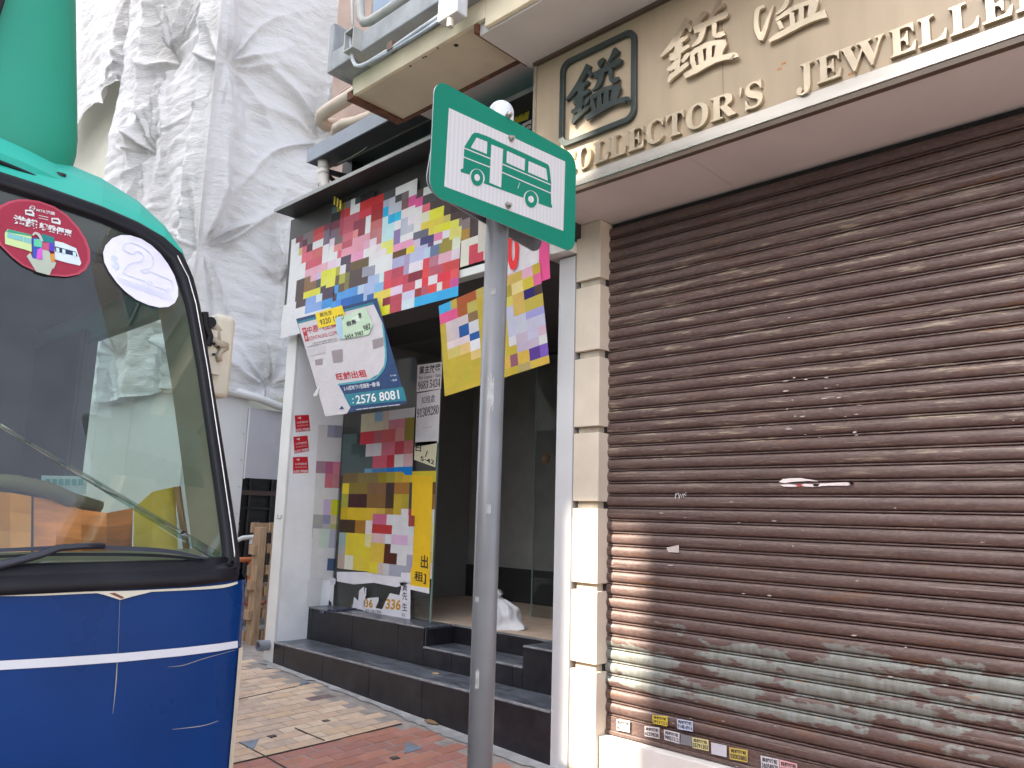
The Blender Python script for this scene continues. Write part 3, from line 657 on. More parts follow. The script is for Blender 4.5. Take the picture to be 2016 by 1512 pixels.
# ---------------------------------------------------------------- bus stop sign
bs = thing('bus_stop_sign', 'grey pole carrying a green and white minibus stop sign with a second plate behind', 'street sign', (-1.76, 1.742, gz(-1.76,1.742)))
gpole = M('galvanised_pole', (.155,.157,.165), .40, metal=.12, var=.12, scale=5, bump=.04, bscale=120, dirt=.15)
PXc, PYc = -1.76, 1.743
ob('pole', B().tube([(PXc,PYc,gz(PXc,PYc)-.05),(PXc,PYc,2.925)], .038, 28), gpole, bs, smooth=True)
b = B()
def capf(u, v):
    t = 2*math.pi*u; a = math.pi/2*v; r = .0435*math.cos(a); return (PXc+r*math.cos(t), PYc+r*math.sin(t), 2.928+.018+.0435*math.sin(a)) if v > 0 else (PXc+.0435*math.cos(t), PYc+.0435*math.sin(t), 2.88)
b.grid(capf, 28, 12); ob('cap', b, M('cap_plastic', (.52,.55,.58), .3, var=.05, spec=.5), bs, smooth=True)
green = M('sign_green', (.0,.175,.112), .45, var=.04, spec=.2); alu = M('sign_alu', (.50,.52,.55), .4, metal=.6, var=.05)
XP = -1.70
pl = rrect(1.397, 2.074, 2.527, 2.898, .05, 8)
def tilted(pts, cy, cz, a): return [(cy+y*math.cos(a)-z*math.sin(a), cz+y*math.sin(a)+z*math.cos(a)) for y, z in pts]
pl2 = tilted(rrect(-.275, .275, -.15, .15, .05, 8), 1.765, 2.715, math.radians(-7.5))
def plate(x, front, back, nm):
    b = B().prism([(x, y, z) for y, z in (pl if nm == 'sign_plate' else pl2)], (-.004, 0, 0)); o = ob(nm, b, [front, back], bs)
    for f in o.data.polygons: f.material_index = 0 if f.normal.x > .5 else 1
    return o
sp = plate(XP, green, alu, 'sign_plate'); bp_ = plate(-1.815, M('plate_back', (.13,.14,.16), .5, var=.1), alu, 'rear_plate')
def reflective():
    mt = M('retroreflective_white', (.55,.54,.55), .4, var=.02); n = mt.node_tree.nodes; l = mt.node_tree.links
    wv = n.new('ShaderNodeTexWave'); wv.inputs['Scale'].default_value = 18; wv.bands_direction = 'Y'; geo = n.new('ShaderNodeNewGeometry'); l.new(geo.outputs['Position'], wv.inputs['Vector'])
    cr = n.new('ShaderNodeValToRGB'); cr.color_ramp.elements[0].color = (.48,.47,.485,1); cr.color_ramp.elements[1].color = (.54,.53,.54,1); l.new(wv.outputs['Fac'], cr.inputs[0]); l.new(cr.outputs[0], n['Principled BSDF'].inputs['Base Color']); return mt
refl = reflective()
def TP(x, y, k=1): return AX(840+x*.21157, 170+y*.21157, XP+.0006*k)
def tpoly(pts, k): return [TP(x, y, k) for x, y in pts]
Lo = (-.0005, 0, 0)
ob('white_field', B().prism(tpoly([(208,200),(1290,700),(1272,1345),(165,930)], 1), Lo), refl, sp)
b = B()
b.prism(tpoly([(352,560),(425,445),(445,432),(475,432),(560,462),(700,528),(900,618),(1100,712),(1130,728),(1142,750),(1160,905),(1156,985),(1160,1095),(1168,1110),(1166,1132),(1100,1110),(800,1000),(540,905),(400,822),(318,796),(318,770),(340,764),(345,660)], 2), Lo)
for (cx, cy) in ((470,848),(972,1050)):
    b.prism([TP(cx+57*math.cos(t)-3*math.sin(t), cy+77*math.sin(t)+12*math.cos(t), 4) for t in [2*math.pi*k/28 for k in range(28)]], Lo)
ob('minibus_pictogram', b, green, sp)
b = B()
for q in ([(465,476),(565,516),(560,630),(412,570)], [(603,540),(712,584),(693,942),(585,896)], [(748,600),(916,676),(912,786),(743,710)], [(950,695),(1112,766),(1128,878),(945,798)]): b.prism(tpoly(q, 3), Lo)
for (a, c) in (((346,572),(597,674)),((342,656),(590,752)),((708,724),(1157,916)),((704,800),(1157,994))): b.prism(tpoly([(a[0],a[1]-5),(c[0],c[1]-5),(c[0],c[1]+5),(a[0],a[1]+5)], 3), Lo)
for (cx, cy) in ((470,848),(972,1050)):
    b.prism([TP(cx+70*math.cos(t)-4*math.sin(t), cy+80*math.sin(t)+14*math.cos(t), 3) for t in [2*math.pi*k/28 for k in range(28)]], Lo)
    b.prism([TP(cx+26*math.cos(t), cy+32*math.sin(t)+4*math.cos(t), 5) for t in [2*math.pi*k/20 for k in range(20)]], Lo)
b.prism(tpoly([(866,895),(869,896),(851,950),(847,948)], 3), Lo)
ob('pictogram_window', b, refl, sp)
bolt = M('bolt_steel', (.35,.33,.30), .35, metal=.9)
for (px, py) in ((1008,272),(1002,404),(1003,226)):
    p = AX(px, py, XP+.006); ob('bolt', B().tube([p-Vector((.012,0,0)), p, p+Vector((.010,0,0))], [.009,.009,.006], 10).tube([p+Vector((-.005,0,0)), p+Vector((-.002,0,0))], .013, 6), bolt, bs)
for k, (z, a, hh, ww) in enumerate(((1.98,-.9,.10,.55),(1.62,-.75,.03,.4),(1.12,-1.2,.05,.3),(2.31,-1.0,.02,.5),(1.35,-1.5,.015,.4))):
    b = B(); r_ = .0384; n_ = 8
    b.add([(PXc+r_*math.cos(a+ww*(i/n_-.5)), PYc+r_*math.sin(a+ww*(i/n_-.5)), z+s*hh/2+.35*hh*noise.noise(Vector((i*.9, s*3, k)))) for s in (-1, 1) for i in range(n_+1)], [(i, i+1, n_+2+i, n_+1+i) for i in range(n_)]); ob('sticker_residue', b, M('residue_pale', (.30,.30,.30), .7, var=.3, scale=40), bs, fix=False)
ob('clamp', B().box(-1.812,-1.706,PYc-.045,PYc+.045,2.80,2.83).box(-1.812,-1.706,PYc-.045,PYc+.045,2.585,2.615), alu, bs, bevel=.004)

# ---------------------------------------------------------------- posters
def hx(s): return [tuple(lin(int(c, 16)*17) for c in q) for q in s.split()]
UX_ = [135,190,268,325,408,458,510,585,645,725,775,855,910,985,1040,1095,1170,1228,1308,1360]; UY_ = [265,320,383,440,525,585,640,705,780,840,900,960,1040,1110]
UT = ['333 333 433 444 444 444 444 111 b22 444 444 766 544 444 433 433 322 322 322', '333 443 333 566 a93 777 fff b22 a12 aab bbc 755 d59 e67 433 433 322 322 322', '333 443 111 222 a23 b33 845 c34 922 0ad 2bd edd eee ddb ed3 cb6 433 433 322',
 'ddc ddc b33 734 a45 b56 834 eee b66 bdf fff bbc edd dc4 ed4 ed2 ed5 877 433', '734 766 c44 767 766 c67 d88 b55 b77 bde 87a eef 667 447 e8a ede ed7 a83 ddc', '745 523 eef dcd d88 b56 d9a dab dcd fe7 e9b e9b cbc 647 eee 983 ddc ddc ddc',
 'cb7 d67 c66 eee d67 e9a e9b edd edd fe5 641 fc3 bbd bce 679 dab dcd edc c45', 'eee c56 eab ecd ede 545 653 885 eee a89 aac a9b ede d45 b78 c44 dcd eec a56', 'eee dab cbd dd4 aa4 774 544 99a cef c56 b45 b45 823 e44 b56 d34 e55 dba cab',
 '544 864 555 ed5 654 874 544 abd 8be d45 c45 c56 ede d34 ddd d44 eef c56 a45', '544 ed4 ed4 545 49d 59d bce abd ec5 c34 dcd ccd 933 b56 e44 eef c59 d58 fea', '544 8ad cdf 49d 48d 26b 26a 36a ed5 823 b45 cde 3ad 3ad 3ae 3ad b94 a62 ba5', 'fff fff fff def 25a 25a 25a 26a ed3 ed3 ed3 ed3 3ad 3ad 3ad d58 b94 a62 ba5']
LX_ = [460,550,640,685,760,845,980,1075,1208,1292,1430,1510,1595,1740]; LY_ = [95,235,335,440,530,665,765,865,970,1095,1200,1300,1400,1540,1680,1780,1860]
LT = ['ede ede ede ede cb9 edc edb 9bd ecb d89 983 dde eef', 'eee aab 99b 99a edc edc edb d66 d66 e99 983 dde eef', 'eef eef eef eef 566 444 e45 c67 d67 c77 ab4 dde eef', 'eee ede ede ede 566 455 ede d78 d78 c45 c77 bba eec', 'ddd dde dde dde 566 566 b69 d67 c34 edd ebb eea fff', 'a89 b68 c78 d89 566 566 7ac 48b 17c 08d 08d 555 ccc',
 'edd c78 c88 d99 764 874 763 982 a93 ca3 eb3 ec3 ec3', 'eef eef eee ddd ec3 873 ec2 864 433 a73 ec4 444 742', 'bde bcd bcd dde aa4 422 ec2 863 432 ca3 ba3 444 963', 'ddd cbd ed3 ed3 ca2 db2 db3 ca4 a83 ca3 ba3 a72 ca3', 'aaa 99b dca dca 762 a72 dc7 c68 ede eee ede a44 edc', 'aaa bbb bb7 bb7 432 a72 edd b33 ede dde eee b22 ed9',
 'cdc cdc bbc 9aa ec3 ec3 ed9 dbb dde dbd edd c45 eda', 'ddd ddd ddc aaa ec3 ec3 ec3 db4 521 eef eef aab dc8', 'eee 568 679 ba9 edc ec4 ec3 ec3 eb3 eef aab dde db5', 'eee bbc bab ba8 d73 99b 99b cba ccc aab bbc aab ddd']
RX_ = [560,610,750,845,985,1075,1220]; RY_ = [310,415,525,630,775,880,990,1090,1210,1330,1450]
RT = ['b44 eab eab e69 e69 e69', 'ca5 ec8 cb3 a96 cb3 ca3', 'a93 326 216 433 555 ca3', 'cb5 ca5 a94 ba4 ba8 aab', 'bbc bbc bbc 99c 159 89c', 'bbc bbc 159 bbc 159 cbc', 'bbc bbc bbc bbc cab dab', 'ccc ccc bab a99 ccc ca5', 'ca4 ca4 ca4 538 75a ca6', 'ca4 856 a96 ca4 ca4 ca4']
R2X = [-95,32,172,280]; R2Y = [415,510,630,785,880,975,1080,1200,1330]; R2 = hx_rows = ['c59 d58 fea','b94 a52 ba5','ba4 a52 ba5','a93 326 864','cbb cbb ccc','cbb 159 159','dcc dcc ddd','cb6 db7 db7']
UT, LT, RT, R2 = ([hx(r) for r in T] for T in (UT, LT, RT, R2))
def look(px, py):
    for (T, X, Y, ox, oy, sc) in ((R2, R2X, R2Y, 900, 480, .16865), (RT, RX_, RY_, 900, 480, .16865), (UT, UX_, UY_, 540, 300, .29762), (LT, LX_, LY_, 540, 800, .17857)):
        x, y = (px-ox)/sc, (py-oy)/sc
        if X[0] <= x < X[-1] and Y[0] <= y < Y[-1]:
            i = max(k for k in range(len(X)-1) if X[k] <= x); j = max(k for k in range(len(Y)-1) if Y[k] <= y)
            return T[min(j, len(T)-1)][min(i, len(T[0])-1)]
    return None
GRP = 'rental posters pasted over the vacant shop'
def poster(label, x0, x1, z0, z1, y, rot=0.0, base=(.8,.8,.8), cell=.082, curl=.0, edge=True, name='poster', lean=0.0):
    """a printed sheet: rows of print blocks of uneven width, each with the colour it has in the photograph"""
    cx, cz = (x0+x1)/2, (z0+z1)/2; ca, sa = math.cos(rot), math.sin(rot); hw, hh = (x1-x0)/2, (z1-z0)/2
    def P(u, v, d=0.0):
        a, c = -hw+2*hw*u, -hh+2*hh*v; bulge = .006*math.sin(3.1*u+x0*7)*math.sin(2.3*v+z0*5) + curl*max(0, u-.75)**2*8*max(0, .6-v)
        return Vector((cx+a*ca-c*sa, y-bulge-d-lean*(1-v), cz+a*sa+c*ca))
    t = thing(name, label, 'poster', (cx, y, cz), GRP)
    b = B(); rows = max(2, round((z1-z0)/cell)); cols = max(2, round((x1-x0)/cell/1.15)); vs = [0]; us = [0]
    for r in range(rows): vs.append(vs[-1]+random.uniform(.75, 1.25))
    for r in range(cols): us.append(us[-1]+random.uniform(.7, 1.3))
    vs = [v/vs[-1] for v in vs]; us = [u/us[-1] for u in us]
    for v0, v1 in zip(vs[:-1], vs[1:]):
        prev = None
        for u0, u1 in zip(us[:-1], us[1:]):
            px, py, _ = project(P((u0+u1)/2, (v0+v1)/2)); c = look(px, py) or base
            if prev and random.random() < .12: c = prev
            prev = c; c = tuple(max(0, min(.70, q*.93*random.uniform(.95, 1.04))) for q in c)
            um = (u0+u1)/2; vm = (v0+v1)/2
            b.add([P(u0, v0), P(um, v0), P(u1, v0), P(u1, vm), P(u1, v1), P(um, v1), P(u0, v1), P(u0, vm), P(um, vm)], [(0,1,8,7),(1,2,3,8),(8,3,4,5),(7,8,5,6)], c)
    ob('sheet', b, PRINT, t, fix=False)
    bb = B(); bb.grid(lambda u, v: P(.004+.992*u, .004+.992*v, -.004), 14, 14); ob('backing', bb, M('paper_back', (.62,.60,.56), .8), t, fix=False)
    return t
YPo = 4.205
poster('red and white poster at the far left end of the upper row', -7.42, -6.66, 3.76, 4.50, YPo, .01)
poster('dark red topped poster second from the left in the upper row', -6.66, -5.93, 3.72, 4.66, YPo-.006, -.012)
poster('blue and yellow strip poster hanging under the far left red poster', -7.46, -6.52, 3.40, 3.765, YPo-.012, .006, base=(.75,.76,.78))
poster('blue strip poster left of the yellow edged one under the upper row', -6.54, -5.92, 3.42, 3.73, YPo-.009, -.01)
poster('white and cyan headed poster in the middle of the upper row', -5.95, -5.28, 3.86, 4.58, YPo-.010, .015)
poster('bright yellow topped poster right of the cyan headed one', -5.30, -4.62, 3.84, 4.46, YPo-.004, -.02)
poster('red block poster with yellow and cyan lower edge over the dark glass', -5.94, -4.66, 3.37, 3.885, YPo-.016, .004)
poster('beige poster beside the pole with a red corner', -4.66, -4.22, 3.62, 4.20, YPo-.012, .02, base=(.62,.58,.52))
t = poster('pink edged poster with a big red nought right of the sign pole', -4.30, -3.775, 3.36, 4.05, YPo-.014, -.004, base=S(228,222,224))
b = B()
def P3(px, py, y=YPo-.024): return AY(px, py, y)
b.prism([P3(1062,470),P3(1080,478),P3(1083,548),P3(1060,556)], (0,.002,0), col=S(225,80,140))
add_text(b, '0', P3(1000,536), P3(1023,530), P3(999,455), lift=(0,-.004,0), bold=.04, col=S(225,45,50)); ob('printed_nought', b, PRINT, t)
poster('olive yellow poster sagging behind the pole with blue print blocks', -4.84, -3.70, 2.62, 3.40, YPo-.03, .13, base=S(190,168,50), lean=-.02)
YG2 = 4.912
def gp_(lab, x0, y0, x1, y1, dy, rot, **k):
    """glass poster given by the two corners seen in the photograph"""
    a = AY(x0, y0, YG2); c = AY(x1, y1, YG2); poster(lab, a.x, c.x, c.z, a.z, YG2-dy, rot, **k)
def poster_q(lab, quad, fn, nx, ny, base=(.72,.72,.72)):
    """pasted sheet given by its four corners in the photograph, on the plane of fn"""
    tl, tr, br_, bl = quad; t = thing('poster', lab, 'poster', sum((fn(*q) for q in quad), Vector())/4, GRP); b = B()
    def at(u, v): return tuple((tl[k]+(tr[k]-tl[k])*u)*(1-v)+(bl[k]+(br_[k]-bl[k])*u)*v for k in (0, 1))
    us = [0]+sorted((i+random.uniform(-.2, .2))/nx for i in range(1, nx))+[1]; vs = [0]+sorted((i+random.uniform(-.2, .2))/ny for i in range(1, ny))+[1]
    for u0, u1 in zip(us[:-1], us[1:]):
        for v0, v1 in zip(vs[:-1], vs[1:]):
            px, py = at((u0+u1)/2, (v0+v1)/2); c = look(px, py) or base; c = tuple(min(.70, q*random.uniform(.94, 1.02)) for q in c)
            b.add([fn(*at(u0, v0)), fn(*at(u1, v0)), fn(*at(u1, v1)), fn(*at(u0, v1))], [(0,1,2,3)], c)
    ob('sheet', b, PRINT, t, fix=False)
pfn = lambda x, y: AX(x, y, -7.2945); pf2 = lambda x, y: AX(x, y, -7.2925)
poster_q('tall pale poster on the grey inner pillar face beside the glass', [(627,836),(674,838),(664,1062),(614,1060)], pfn, 3, 9)
poster_q('greenish pale poster low on the grey inner pillar face', [(616,1040),(664,1042),(656,1142),(610,1140)], pf2, 3, 5)
poster_q('white paper strip at the foot of the grey inner pillar face', [(607,1142),(636,1142),(630,1196),(603,1194)], pfn, 1, 2, base=S(232,230,240))
gp_('pink and red poster above the blue strip on the glass', 712, 815, 812, 936, .004, .01, cell=.11)
gp_('big yellow poster low on the glass beside its cut edge', 676, 932, 850, 1140, .002, .0, base=S(232,190,40), cell=.12)
gp_('white and pink leaflet pasted on the yellow poster', 735, 1012, 812, 1138, .010, -.01, cell=.1)
gp_('slate grey sheet added for the dark gap between the pale sheets and the pink poster on the glass', 676, 855, 715, 936, .0, .0, base=S(85,95,95), cell=.12)  # the dark gap between the sheets is painted as this slate sheet
yb = thing('yellow_notice', 'yellow edge notice with black characters at the lower corner of the glass', 'notice', AY(840,1100,4.90), GRP)
b = B(); G2 = lambda px, py, k=0: AY(px, py, 4.905-.002*k)
b.prism([G2(812,935),G2(852,938),G2(845,1168),G2(806,1158)], (0,.001,0), col=S(240,195,30)); b.prism([G2(806,1152,1),G2(845,1158,1),G2(845,1169,1),G2(806,1160,1)], (0,.001,0), col=S(225,225,230))
add_text(b, '租]', G2(815,1146,2), G2(838,1150,2), G2(816,1124,2), bold=.01, col=(.03,.02,.02)); add_text(b, '出', G2(828,1118,2), G2(842,1120,2), G2(829,1092,2), bold=.01, col=(.04,.02,.02)); ob('sheet', b, PRINT, yb, fix=False)

# the large tilted agency poster with its stickers
YA = 4.17
ag = thing('agency_poster', 'large tilted navy and white agency poster with torn lower left corner', 'poster', AY(700, 700, YA), GRP)
def AG(x, y, k=0): return AY(540+x*.17857, 580+y*.17857, YA-.0015*k)
def agp(b, pts, k, col): b.prism([AG(x, y, k) for x, y in pts], (0, .0012, 0), col=col)
b = B(); navy = S(28,62,108); teal = S(30,125,142); pale = S(206,200,202)
agp(b, [(240,268),(1130,35),(1210,330),(1460,1195),(810,1300),(565,1340),(400,790)], 0, navy)
agp(b, [(262,322),(1095,108),(1190,310),(1222,620),(1210,780),(1150,875),(1050,932),(700,982),(745,1062),(800,1160),(838,1245),(800,1312),(562,1342),(402,792)], 1, pale)
agp(b, [(247,300),(1090,82),(1096,104),(258,322)], 2, teal)
b.stroke([(1195,330,18),(1228,620,20),(1216,785,20),(1150,888,20),(1045,945,22),(700,992,18)], (0,.0012,0), lambda x, y, *a: AG(x, y, 2), col=S(80,165,180))
agp(b, [(762,1102),(1420,1018),(1458,1168),(828,1228)], 2, teal)
add_text(b, '2576 8081', AG(905,1208,3), AG(1382,1150,3), AG(893,1112,3), bold=.015, col=(.8,.8,.8)); add_text(b, '：', AG(862,1200,3), AG(880,1196,3), AG(856,1145,3), col=(.8,.8,.8))
add_text(b, '旺舖出租', AG(690,948,3), AG(1026,905,3), AG(672,868,3), bold=.02, col=S(195,35,45))
add_text(b, '中原（工商舖）', AG(372,435,3), AG(790,342,3), AG(355,352,3), bold=.012, col=S(190,35,50)); add_text(b, 'CENTALINE COMMERCIAL', AG(390,505,3), AG(860,400,3), AG(380,465,3), col=S(190,45,60))
agp(b, [(303,372),(345,360),(382,508),(342,516)], 3, S(185,35,50)); add_text(b, '中', AG(320,420,4), AG(350,412,4), AG(312,385,4), col=(.8,.8,.8)); add_text(b, '原', AG(345,500,4), AG(372,492,4), AG(335,460,4), col=(.8,.8,.8))
add_text(b, 'CENTALINE PROPERTY AGENCY LTD', AG(425,550,3), AG(690,490,3), AG(422,532,3), col=(.05,.05,.06)); add_text(b, '中原物業代理有限公司', AG(365,588,3), AG(690,512,3), AG(362,572,3), col=(.1,.1,.1))
add_text(b, '2-16號地下F1號舖連一樓1舖', AG(770,1062,3), AG(1165,1008,3), AG(762,1012,3), bold=.01, col=(.75,.76,.8)); add_text(b, '地下F1號舖', AG(1280,905,3), AG(1345,898,3), AG(1276,885,3), col=(.7,.72,.78)); add_text(b, '一樓1舖', AG(1290,960,3), AG(1352,952,3), AG(1286,935,3), col=(.7,.72,.78))
for k in range(7): agp(b, [(905+k*70,1272-k*8),(965+k*70,1265-k*8),(964+k*70,1256-k*8),(903+k*70,1263-k*8)], 3, (.6,.62,.66))
agp(b, [(715,1265),(745,1225),(770,1262)], 3, navy)
ob('sheet', b, PRINT, ag, fix=False)
b = B()
for s in ([(350,600),(560,560),(560,640),(390,680)], [(630,620),(750,600),(755,740),(650,755)], [(1080,500),(1200,470),(1205,560),(1090,600)], [(445,720),(530,705),(530,770),(455,775)]):
    agp(b, s, 3, S(150,138,140) if s[0][0] != 350 else S(196,190,192)); ob('scraped_patch', b, PRINT, ag, fix=False); b = B()
ob('backing', B().prism([AG(x, y, -2) for x, y in [(242,270),(1130,37),(1210,332),(1458,1193),(810,1298),(566,1338),(402,790)]], (0,.0008,0)), M('paper_back', (.62,.60,.56), .8), ag)
ob('torn_flap', B().prism([AG(425,1120,2),AG(485,1010,5),AG(500,1030,5),AG(470,1115,3)], (0,.001,0)), M('paper_white', (.75,.74,.72), .7), ag)
ys = thing('yellow_sticker', 'small yellow phone number sticker at the top of the tilted poster', 'sticker', AG(620,240,5))
b = B(); agp(b, [(450,208),(745,116),(785,250),(690,322),(490,372)], 5, S(238,208,20)); add_text(b, '郭先生', AG(505,250,6), AG(640,215,6), AG(497,205,6), bold=.01, col=(.05,.04,.02)); add_text(b, '9320 1680', AG(510,338,6), AG(770,270,6), AG(498,278,6), bold=.01, col=(.03,.03,.02)); ob('sheet', b, PRINT, ys, fix=False)
gs = thing('green_sticker', 'crumpled pale green sticker peeling beside the yellow sticker', 'sticker', AG(880,300,6))
b = B(); agp(b, [(690,250),(850,210),(1000,132),(1035,215),(1085,335),(1040,440),(850,478),(740,492),(700,440),(680,330)], 6, S(196,218,188)); agp(b, [(672,262),(740,240),(760,480),(720,488),(685,400)], 7, S(168,200,218)); agp(b, [(850,255),(930,225),(955,300),(880,290)], 8, S(215,228,210))
add_text(b, '租售', AG(800,352,8), AG(905,318,8), AG(790,300,8), bold=.02, col=(.04,.04,.04)); add_text(b, '售', AG(925,262,9), AG(962,250,9), AG(920,205,9), bold=.02, col=(.04,.04,.04))
add_text(b, '5454 5987', AG(785,492,8), AG(990,440,8), AG(772,448,8), bold=.01, col=(.04,.04,.04)); add_text(b, '987', AG(990,405,8), AG(1070,375,8), AG(975,345,8), bold=.01, col=(.04,.04,.04)); ob('sheet', b, PRINT, gs, fix=False)
# phone number slips
def slip(name, label, cat, quad, col, texts, fn, k=0, grp=None, tcol=(.03,.03,.035)):
    P = [fn(x, y, k) for x, y in quad]; t = thing(name, label, cat, sum(P, Vector())/4, grp); b = B(); nrm = (P[1]-P[0]).cross(P[3]-P[0]).normalized()
    if nrm.dot(EYE-P[0]) < 0: nrm = -nrm
    b.prism(P, -nrm*.001, col=col); tl, tr, br_, bl = P
    def uv(u, v): return tl.lerp(tr, u).lerp(bl.lerp(br_, u), v)
    for s_, u0, u1, v0, v1, bo, tc in texts: add_text(b, s_, uv(u0, v1), uv(u1, v1), uv(u0, v0), lift=nrm*.0012, bold=bo, col=tc or tcol)
    ob('sheet', b, PRINT, t, fix=False); return t
gfn = lambda x, y, k=0: AY(x, y, 4.90-.003*k)
slip('lease_notice', 'white black lettered lease notice on the dark glass above a longer slip', 'notice', [(822,719),(871,712),(868,765),(820,772)], (.85,.80,.80), [('業主放盤',.08,.95,.06,.36,.02,None),('For Lease / Sale',.08,.97,.42,.55,.0,None),('9683 5434'.translate(SERIF),.06,.97,.62,.92,.0,None)], gfn)
slip('long_notice', 'long white slip with a phone number below the lease notice', 'notice', [(821,775),(867,766),(863,872),(817,880)], (.85,.82,.83), [('知租處',.22,.78,.08,.22,.0,None),('91309280'.translate(SERIF),.04,.96,.29,.46,.0,None),('only for lease',.3,.7,.66,.69,0,(.3,.3,.3))], gfn)
slip('torn_yellow_slip', 'torn white and yellow slip hanging below the long white slip', 'notice', [(817,871),(861,868),(857,920),(815,905)], S(232,226,190), [('5·42',.3,.95,.70,.92,.02,None),('日',.05,.3,.1,.5,.02,None),('/',.5,.62,.4,.7,.03,None)], gfn)
xfn = lambda x, y, k=0: AX(x, y, -7.2955)
for lab, q in (('top', [(580,818),(608,816.5),(611,848),(582.5,851)]), ('middle', [(577.5,860),(605.5,857.5),(608.5,888),(580,893)]), ('bottom', [(577,900),(606,899),(607.5,931),(577,932)])):
    t = slip('red_sticker', 'red rental sticker on the grey inner pillar face, %s of the column of three' % lab, 'sticker', q, S(196,34,46), [('63519080',.04,.96,.80,.97,.02,(.78,.76,.76)),('5G商舖寬頻',.12,.9,.36,.50,.01,(.75,.6,.6)),('商舖招租',.12,.9,.58,.68,0,(.7,.45,.45))], xfn, grp='red stickers on the pillar face')
    P = [xfn(x, y) for x, y in q]; up = P[0]-P[3]; r_ = P[1]-P[0]
    o = B().prism([P[0]+r_*.18-up*.15+Vector((.0015,0,0)), P[0]+r_*.42-up*.09+Vector((.0015,0,0)), P[0]+r_*.42-up*.25+Vector((.0015,0,0))], (-.0004,0,0), col=(.7,.6,.6)); ob('key_mark', o, PRINT, t, fix=False)
# torn sheet at the glass foot
tn = thing('torn_poster', 'torn white poster with golden digits at the foot of the glass', 'poster', AY(760,1170,4.90), GRP)
T4 = lambda x, y, k=0: AY(540+x*.17857, 1040+y*.17857, 4.902-.0015*k)
b = B(); wht = S(228,226,232)
for q in ([(985,930),(985,800),(1030,770),(1150,762),(1150,800),(1115,880),(1190,893),(1230,800),(1275,715),(1380,740),(1400,650),(1372,565),(1500,575),(1498,1005)], [(860,875),(880,755),(925,800),(935,690),(985,642),(1005,780),(985,905)], [(1000,660),(1014,655),(1012,740),(1000,760)], [(690,480),(1500,490),(1505,600),(1350,650),(1100,600),(880,620),(690,585)]): b.prism([T4(x, y) for x, y in q], (0,.001,0), col=wht)
add_text(b, '36', T4(1000,868,1), T4(1085,880,1), T4(1000,775,1), bold=.03, col=S(205,150,30)); add_text(b, '336', T4(1225,890,1), T4(1390,905,1), T4(1235,775,1), bold=.03, col=S(205,150,30))
for s_, y in (('黃', 690), ('先', 790), ('生', 910)): add_text(b, s_, T4(1410,y,1), T4(1465,y+5,1), T4(1410,y-90,1), bold=.01, col=(.05,.05,.08))
add_text(b, '請各大業主聯絡', T4(1000,925,1), T4(1180,945,1), T4(1000,890,1), col=(.1,.1,.12)); add_text(b, '電話', T4(1405,970,1), T4(1445,975,1), T4(1405,935,1), col=(.1,.1,.12)); ob('sheet', b, PRINT, tn, fix=False)
cl = thing('curled_paper', 'dark curled paper strip lying on the top step before the glass', 'paper strip', T4(640, 900))
b = B().tube([AZ(632,1204,.635), AZ(640,1206,.65), AZ(648,1201,.63), AZ(660,1203,.64), AZ(690,1199,.63), AZ(712,1198,.63)], [.012,.014,.01,.013,.012,.006], 7); ob('strip', b, M('strip_purple', (.05,.045,.10), .6, var=.5, scale=25), cl)
wl = thing('leaning_leaflet', 'white leaflet with a black house mark leaning at the glass corner', 'leaflet', T4(600, 760), GRP)
b = B(); b.prism([T4(555,620),(T4(660,600)),T4(645,880),T4(500,848)], (0,.001,0), col=S(226,226,222)); b.prism([T4(540,800,1),T4(590,780,1),T4(630,820,1),T4(632,862,1),T4(536,842,1)], (0,.0005,0), col=S(40,40,60)); b.prism([T4(600,520,0),T4(680,560,0),T4(670,620,0),T4(560,640,0)], (0,.001,0), col=S(210,208,214)); ob('sheet', b, PRINT, wl, fix=False)

# stickers on the shutter foot
sfn = lambda x, y, k=0: AY(x, y, YSH-.026-.002*k)
def s4(x, y): return (1180+x*.1984, 1212+y*.1984)
SG = 'rental stickers along the shutter foot'
stk = [('white sticker nearest the cream pillar on the shutter foot', [(168,1028),(303,1045),(300,1160),(170,1135)], S(205,195,190), '60111711'), ('lone yellow sticker above the row nearest the pillar', [(525,985),(678,1003),(675,1100),(530,1070)], S(215,190,70), '59131221'),
 ('bluish white sticker above the row just right of the upper yellow one', [(768,1022),(926,1050),(928,1152),(775,1125)], S(190,200,222), '9148 6916'), ('white sticker touching a grey scrap in the sticker row', [(447,1095),(597,1110),(595,1225),(450,1195)], S(200,192,192), '62339038'),
 ('white sticker left of the grey blank patch in the row', [(640,1128),(795,1165),(793,1272),(645,1232)], S(200,196,200), '98021212'), ('pale yellow sticker between the grey patch and the blank label', [(920,1205),(1082,1235),(1085,1345),(925,1312)], S(208,196,140), '55791303'),
 ('golden yellow sticker right of the blank label', [(1288,1305),(1470,1335),(1470,1458),(1295,1422)], S(196,172,88), '55003885'), ('white sticker left of the pink sticker at the frame bottom', [(1600,1388),(1780,1425),(1782,1560),(1608,1520)], S(205,200,205), '36058978'), ('pink sticker at the right end of the visible sticker row', [(1785,1428),(1962,1470),(1965,1600),(1790,1560)], S(215,165,165), '61280937')]
for k, (lab, q, c, num) in enumerate(stk): slip('shutter_sticker', lab, 'sticker', [s4(x, y) for x, y in q], c, [('商舖招租',.08,.94,.08,.42,.02,None),(num,.04,.97,.50,.90,.03,None)], sfn, 0, SG)
slip('blank_label', 'blank pale label between two yellow stickers on the shutter foot', 'sticker', [s4(x, y) for x, y in [(1108,1258),(1262,1290),(1262,1405),(1112,1372)]], S(188,186,194), [], sfn, 0, SG)
